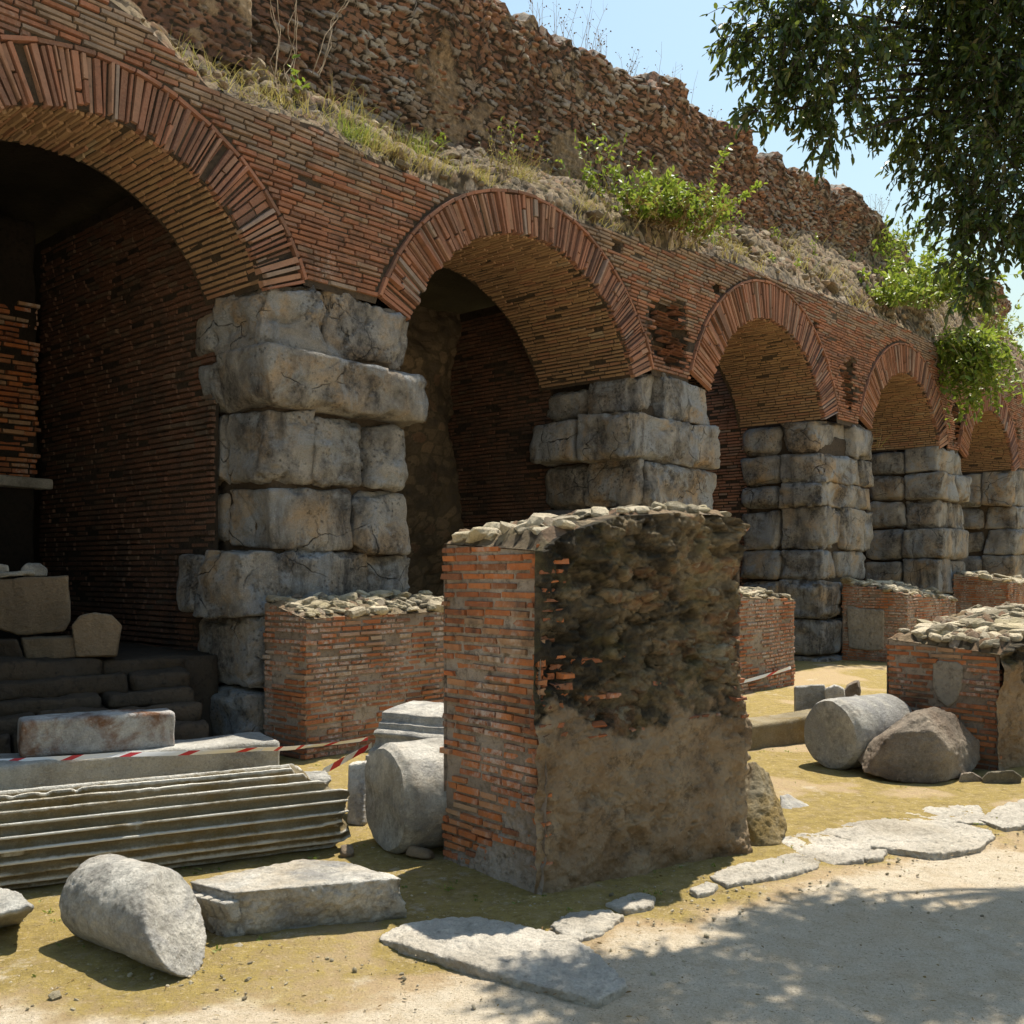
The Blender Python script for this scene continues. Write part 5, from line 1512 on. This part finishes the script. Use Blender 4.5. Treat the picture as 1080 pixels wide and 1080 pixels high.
# along the ledge
r_, u_ = ledge_pt(312, 105, .25); bush("broadleaf_weed", r_, .12, .42, 5, .085, "single broad-leaved green weed with browned lower leaves at the upper left of the ledge", seed=1, brown=.5, per=9)
GRP = "grass tufts along the ledge"
for k, (x, y, s, sp_, h, n, mat, lab) in enumerate([
    (288, 108, .12, .22, .20, 70, 'straw', "thin dry grass left of the broad-leaved weed"),
    (372, 148, .10, .22, .26, 190, 'grass', "greenest grass tuft on the ledge, above the first pier"),
    (362, 140, .35, .30, .45, 110, 'straw', "tall dry grass standing behind the greenest tuft"),
    (410, 165, .12, .26, .30, 170, 'straw', "dry tuft between the green tuft and the golden tuft"),
    (452, 186, .10, .28, .26, 230, 'straw', "golden dry grass tuft on the ledge before the second arch"),
    (440, 160, .4, .25, .30, 90, 'grass', "half-green tuft behind the golden dry grass"),
    (500, 198, .08, .30, .24, 240, 'straw', "pale dry grass at the left shoulder of the second arch's crown"),
    (545, 190, .25, .35, .40, 170, 'straw', "bleached dry grass right above the second arch's crown"),
    (610, 212, .12, .35, .30, 190, 'straw', "dry grass at the left foot of the large yellow-green bush"),
    (770, 262, .15, .35, .22, 210, 'straw', "yellowed grass right of the large bush, over the third arch's left side"),
    (752, 252, .2, .2, .2, 90, 'grass', "low green grass beside the large bush's right foot"),
    (880, 290, .35, .4, .25, 130, 'straw', "thin dry grass on the terrace over the third arch")]):
    r_, u_ = ledge_pt(x, y, s); tuft("grass_tuft", r_, sp_, h, n, lab, mat, 20 + k, GRP, lean=(N[0] * .25, N[1] * .25))
rg = np.random.default_rng(314)
b = Buf()
for k in range(4200):
    u = rg.uniform(-.4, 19); s_ = rg.random() ** 1.6
    P0 = np.array([[u, s_ * 2, 0]])
    if fbm(P0, .9, 3, 88)[0] < (-.12 if u < 6 else .16): continue
    z_ = top(u) + (max(wbase(u), top(u) + .15) - top(u)) * s_ ** .85
    p0 = FW(u, float(z_) + .02, -.03 + (WB - .1) * s_)
    far = 1 + max(u, 0) * .05
    P = path_bend(p0, np.array([rg.normal(0, .5) + N[0] * .2, rg.normal(0, .5) + N[1] * .2, 1.0]), rg.uniform(.05, .22) * far, rg.uniform(.3, 1.6), rg, 5, .2)
    q = rg.normal(0, 1, 3); q[2] *= .2; q /= np.linalg.norm(q)
    w_ = np.linspace(.004, .001, 5)[:, None] * far
    b.add(np.concatenate([P - q * w_, P + q * w_]), [[i, i + 1, 6 + i, 5 + i] for i in range(4)], rg.random())
single("dry_grass", b, M['straw'], "thin cover of dry grass over the rubble ledge above the arches", None, kind="stuff")
r_, u_ = ledge_pt(378, 160, .0); tuft("hanging_roots", r_ + np.array([N[0] * .04, N[1] * .04, .0]), .2, .5, 22, "pale dry roots hanging over the brick edge left of the second arch", 'straw', 51, None, lean=(N[0] * .8, N[1] * .8), droop=3.2, wd=.003)
r_, u_ = ledge_pt(525, 200, .03); tuft("hanging_straw", r_ + np.array([N[0] * .06, N[1] * .06, .02]), .08, .35, 6, "few long straws hanging over the crown of the second arch", 'straw', 52, None, lean=(N[0] * 1.2 + .4, N[1] * 1.2), droop=2.6, wd=.003)
r_, u_ = ledge_pt(530, 195, .2); bush("withered_shrub", r_, .45, .7, 26, .045, "brown withered shrub with a few green sprigs over the second arch's crown", "shrub", 3, .5, brown=.75, per=14)
r_, u_ = ledge_pt(463, 150, .65); bush("green_sprig", r_, .06, .22, 4, .05, "small green sprig growing out of the upper wall, left of the withered shrub", seed=4, per=10)
r_, u_ = ledge_pt(690, 250, .16); bush("leafy_bush", r_, 1.05, .85, 150, .085, "large yellow-green bush with browned base on the ledge, between the second and third arches", "bush", 5, .5, lean=(N[0] * .25, N[1] * .25), brown=.42, per=44)
r_, u_ = ledge_pt(640, 235, .3); bush("leafy_bush", r_, .5, 1.2, 26, .075, "tall thin green shoots left of and behind the large yellow-green bush", "bush", 6, .5, brown=.35, per=20)
r_, u_ = ledge_pt(735, 262, .10); bush("leafy_bush", r_, .5, .75, 26, .07, "small reddish-stemmed bush at the right foot of the large bush", "bush", 7, .7, brown=.55, per=16)
for k, (x, y, s, h, lab) in enumerate([(818, 238, .7, .28, "small green sprig on the terrace, upper one over the third arch"), (858, 252, .6, .45, "upright green weed on the terrace, right of the small upper sprig"),
                                       (815, 285, .2, .20, "low green sprig near the brick edge over the third arch"), (838, 292, .25, .18, "low pale sprig near the brick edge, right of the other low one"), (898, 262, .7, .25, "little weed below the skyline, left of the bright plants on the wall end")]):
    r_, u_ = ledge_pt(x, y, s); bush("green_sprig", r_, .08, h, 5, .06, lab, seed=30 + k, per=10, group="small weeds on the terrace")
r_, u_ = ledge_pt(938, 300, .75); bush("leafy_bush", r_ + np.array([0, 0, .3]), .7, 1.1, 45, .10, "bright green upright plants on the end of the tall wall, below the skyline", "bush", 8, .3, per=22)
r_, u_ = ledge_pt(965, 335, .25); bush("leafy_bush", r_, 1.2, 1.7, 120, .14, "largest bright green bush, spilling over the fourth arch", "bush", 9, 1.0, lean=(N[0] * .35, N[1] * .35), per=30)
r_, u_ = ledge_pt(938, 332, .12); bush("leafy_bush", r_, .8, 1.0, 50, .13, "lower left lobe of green ferny leaves over the fourth arch", "bush", 10, 1.4, lean=(N[0] * .4 - .3, N[1] * .4), per=24)
r_, u_ = ledge_pt(990, 362, .0); bush("hanging_plant", r_ + np.array([N[0] * .12, N[1] * .12, .12]), .75, 1.9, 120, .14, "bright green plant hanging down the brick between the fourth and fifth arches", "plant", 11, 6.0, lean=(N[0] * 1.6, N[1] * 1.6), per=36)
r_, u_ = ledge_pt(1045, 372, .3); bush("leafy_bush", r_, 1.1, 1.3, 50, .13, "half-withered bush at the far right end of the ledge", "bush", 12, .6, brown=.6, per=20)
r_, u_ = ledge_pt(1020, 352, .6); bush("withered_shrub", r_, 1.0, 1.3, 40, .10, "dry brown shrub between the hanging plant and the tree leaves", "shrub", 13, .6, brown=.9, per=16)
# on the skyline and the wall
GS = "dry stalks on the skyline"
for k, (x, h, n, lab) in enumerate([(515, .5, 7, "dry twiggy stalks on the wall top at the upper edge of the picture"), (582, .7, 12, "dense dry stalks on the wall top, third clump from the left in the sky"), (625, .9, 14, "tallest dry stalks on the wall top against the sky"),
                                    (665, .5, 8, "low dry stalks right of the tallest clump on the wall top"), (712, .85, 7, "sparse dry stalks beside the gap below the tree's left leaves"), (760, .35, 7, "short dry stalks on the wall top below the tree's left leaves"),
                                    (925, .9, 16, "bluish dry stalks on the wall end, near the lowest tree leaves"), (950, .8, 14, "rightmost dry stalks on the wall end by the green bush")]):
    u = fac(x, 100, WB - .3)[0]
    stalks("dry_stalks", FW(u, float(wtop(u)) + .08, WB - .3), n, h, lab, 60 + k, .3, GS)
u = fac(862, 190, WB - .2)[0]; bush("green_sprig", FW(u, float(wtop(u)) + .05, WB - .2), .12, .4, 8, .10, "green sprig alone on the skyline right of the tree's lowest left twig", seed=44, per=8)
for k, (x0, y0, x1, y1, lab) in enumerate([(292, 95, 285, -20, "long dry creeper stem on the wall stub, leftmost of three"), (300, 90, 318, -25, "dry creeper stem beside the leftmost one"), (330, 75, 372, -20, "slanting dry creeper stem right of the wall stub")]):
    rg = np.random.default_rng(80 + k)
    a, c = np.array(FW(*[fac(x0, y0, -.62)[0], fac(x0, y0, -.62)[1], -.62])), np.array(FW(*[fac(x1, y1, -.85)[0], fac(x1, y1, -.85)[1], -.85]))
    b = Buf()
    for j in range(3):
        t = np.linspace(0, 1, 14)[:, None]
        P = a + (c - a) * t + np.stack([fbm(np.stack([t[:, 0] * 4, t[:, 0] * 0 + j, t[:, 0] * 0 + k], 1), 1, 3, 5 + q) for q in range(3)], 1) * .10
        tube(b, P, .006, .003, 4)
    single("dry_creeper", b, M['twig'], lab, "dry plant", "dry creeper stems at the upper left")
# sprout on the pier
p = FW(*[*fac(925, 470, .12), .12]); tuft("dry_sprout", p, .05, .45, 8, "dry yellow sprout growing from a joint of the third pier", 'straw', 90, None, lean=(.6, -.5), droop=-.2, wd=.006)
# tiny weeds on the earth
rg = np.random.default_rng(55)
b = Buf()
for k in range(420):
    y = rg.uniform(3.6, 9); x = rg.uniform(-2.6, 3.8) * (y / 5) ** .6
    if y < path_edge(x) + .05: continue
    n = rg.integers(3, 8)
    leaves(b, np.tile([x, y, .0], (n, 1)) + rg.normal(0, .012, (n, 3)) * [1, 1, 0], rg.normal(0, 1, (n, 3)) * [1, 1, .3] + [0, 0, .5], rg.uniform(.010, .028), .010, rg, rg.random(n))
single("ground_weeds", b, M['grass'], "tiny weeds and moss sprigs in the earth", None, kind="stuff", loc=(0, 0, 0))
b = Buf(); n = 1500
y = rg.uniform(3.0, 8.5, n); x = rg.uniform(-2.6, 3.6, n) * (y / 5) ** .6
leaves(b, np.stack([x, y, np.full(n, .006)], 1), rg.normal(0, 1, (n, 3)) * [1, 1, .12], rg.uniform(.008, .030, n), rg.uniform(.002, .009, n), rg)
single("fallen_leaves", b, M['brown_leaf'], "dry fallen leaves and twigs on the earth", None, kind="stuff", loc=(0, 0, 0))

# ------------------------------------------------------------------ the evergreen tree at the right
tree = empty("evergreen_tree", (5.3, 6.3, 0), "dark evergreen tree whose leafy boughs hang in from the upper right", "tree")
rg = np.random.default_rng(123)
tk = Buf()
fork = np.array([5.05, 6.4, 4.2])
tube(tk, [(5.32, 6.3, -.2), (5.3, 6.3, .15), (5.28, 6.32, .7), (5.2, 6.35, 1.8), (5.1, 6.38, 2.9), tuple(fork)], .30, .19, 14)
link("trunk", tk.mesh("trunk"), M['bark'], tree)
# boughs: picture column, row, distance, radius, density
BL = [(812, 22, 5.6, .20, 1.0), (782, 38, 5.6, .08, .6), (852, 50, 5.6, .26, 1.2), (892, 25, 5.7, .28, 1.1), (842, 100, 5.6, .14, 1.0), (880, 100, 5.6, .18, 1.0), (874, 145, 5.6, .08, .8), (906, 70, 5.7, .17, 1.0), (812, 75, 5.6, .09, .7), (802, 118, 5.55, .045, .7),
      (845, 2, 5.6, .26, 1.1), (992, 20, 6.3, .36, 1.0), (1040, 30, 6.3, .52, 1.3), (928, 122, 6.3, .09, .9), (968, 122, 6.3, .24, 1.1), (1030, 115, 6.2, .42, 1.3), (1082, 110, 6.0, .40, 1.1), (990, 180, 6.1, .18, 1.1), (1042, 190, 5.8, .30, 1.2), (1085, 195, 5.7, .28, 1.0),
      (1008, 228, 5.8, .13, 1.0), (1045, 245, 5.7, .17, 1.0), (1030, 285, 5.7, .09, .9), (1026, 308, 5.7, .055, .8), (1080, 248, 5.6, .10, .8), (950, 20, 6.4, .16, .7)]
HID = [(1077, -42, 6.3, .5, .8), (1130, -73, 6.1, .55, .7), (1031, -73, 6.05, .45, .9), (1027, -117, 5.7, .45, .9), (1101, -117, 5.7, .5, .8), (900, -90, 5.85, .26, 1.0), (873, -60, 5.6, .22, 1.0), (1077, 60, 5.9, .35, .8), (985, -60, 5.8, .35, 1.0), (1160, 60, 5.8, .5, .6), (1230, -40, 6.2, .8, .5), (1200, 200, 5.6, .5, .4), (1300, 100, 6.2, .8, .4),
       (1180, -200, 6.3, .8, .5), (960, -120, 5.9, .35, .9), (1350, -80, 6.5, .9, .4)]
cr = Buf(); tw = Buf(); lm = Buf()
for bi, (x, y, d, r, den) in enumerate(BL + HID):
    c = D(x, y, d)
    vis = bi < len(BL)
    # a limb from the fork to the bough
    m = fork + (c - fork) * .5 + np.array([0, 1.1, .9 + .3 * rg.random()])
    tt = np.linspace(0, 1, 9)[:, None]
    P = (1 - tt) ** 2 * fork + 2 * tt * (1 - tt) * m + tt ** 2 * (c + np.array([.1, r * .8, r * .3]))
    tube(lm, P, .045 if r > .4 else .022, .006, 6)
    ntw = int((860 if vis else 800) * den * r * r + 14)
    for k in range(ntw):
        v = rg.normal(0, 1, 3); v /= np.linalg.norm(v)
        q = rg.random() ** (1 / 2.2)
        p0 = c + v * r * q * np.array([1, 1.15, .95])
        dr = v * .7 + rg.normal(0, .5, 3) + np.array([-.25, -.1, -.15])
        L = rg.uniform(.14, .30) * (1 if r > .15 else .7)
        Q = path_bend(p0, dr, L, 1.4, rg, 6, .25)
        tube(tw, Q, .0035, .0015, 3)
        nl = rg.integers(8, 15)
        t = rg.uniform(.1, 1.0, nl) * 5; i = np.minimum(t.astype(int), 4); f = (t - i)[:, None]
        pos = Q[i] * (1 - f) + Q[i + 1] * f
        dd = Q[i + 1] - Q[i]; dd /= np.linalg.norm(dd, axis=1, keepdims=True)
        dirs = dd * .8 + rg.normal(0, .6, (nl, 3)) + np.array([0, 0, -.35])
        ln = rg.uniform(.030, .074, nl)
        leaves(cr, pos, dirs, ln, ln * .40, rg, np.clip(rg.random(nl) * .8 + .2 * rg.random(), 0, 1))
link("limbs", lm.mesh("limbs"), M['bark'], tree)
link("twigs", tw.mesh("twigs"), M['bark'], tree)
link("crown", cr.mesh("crown"), M['tree_leaf'], tree)
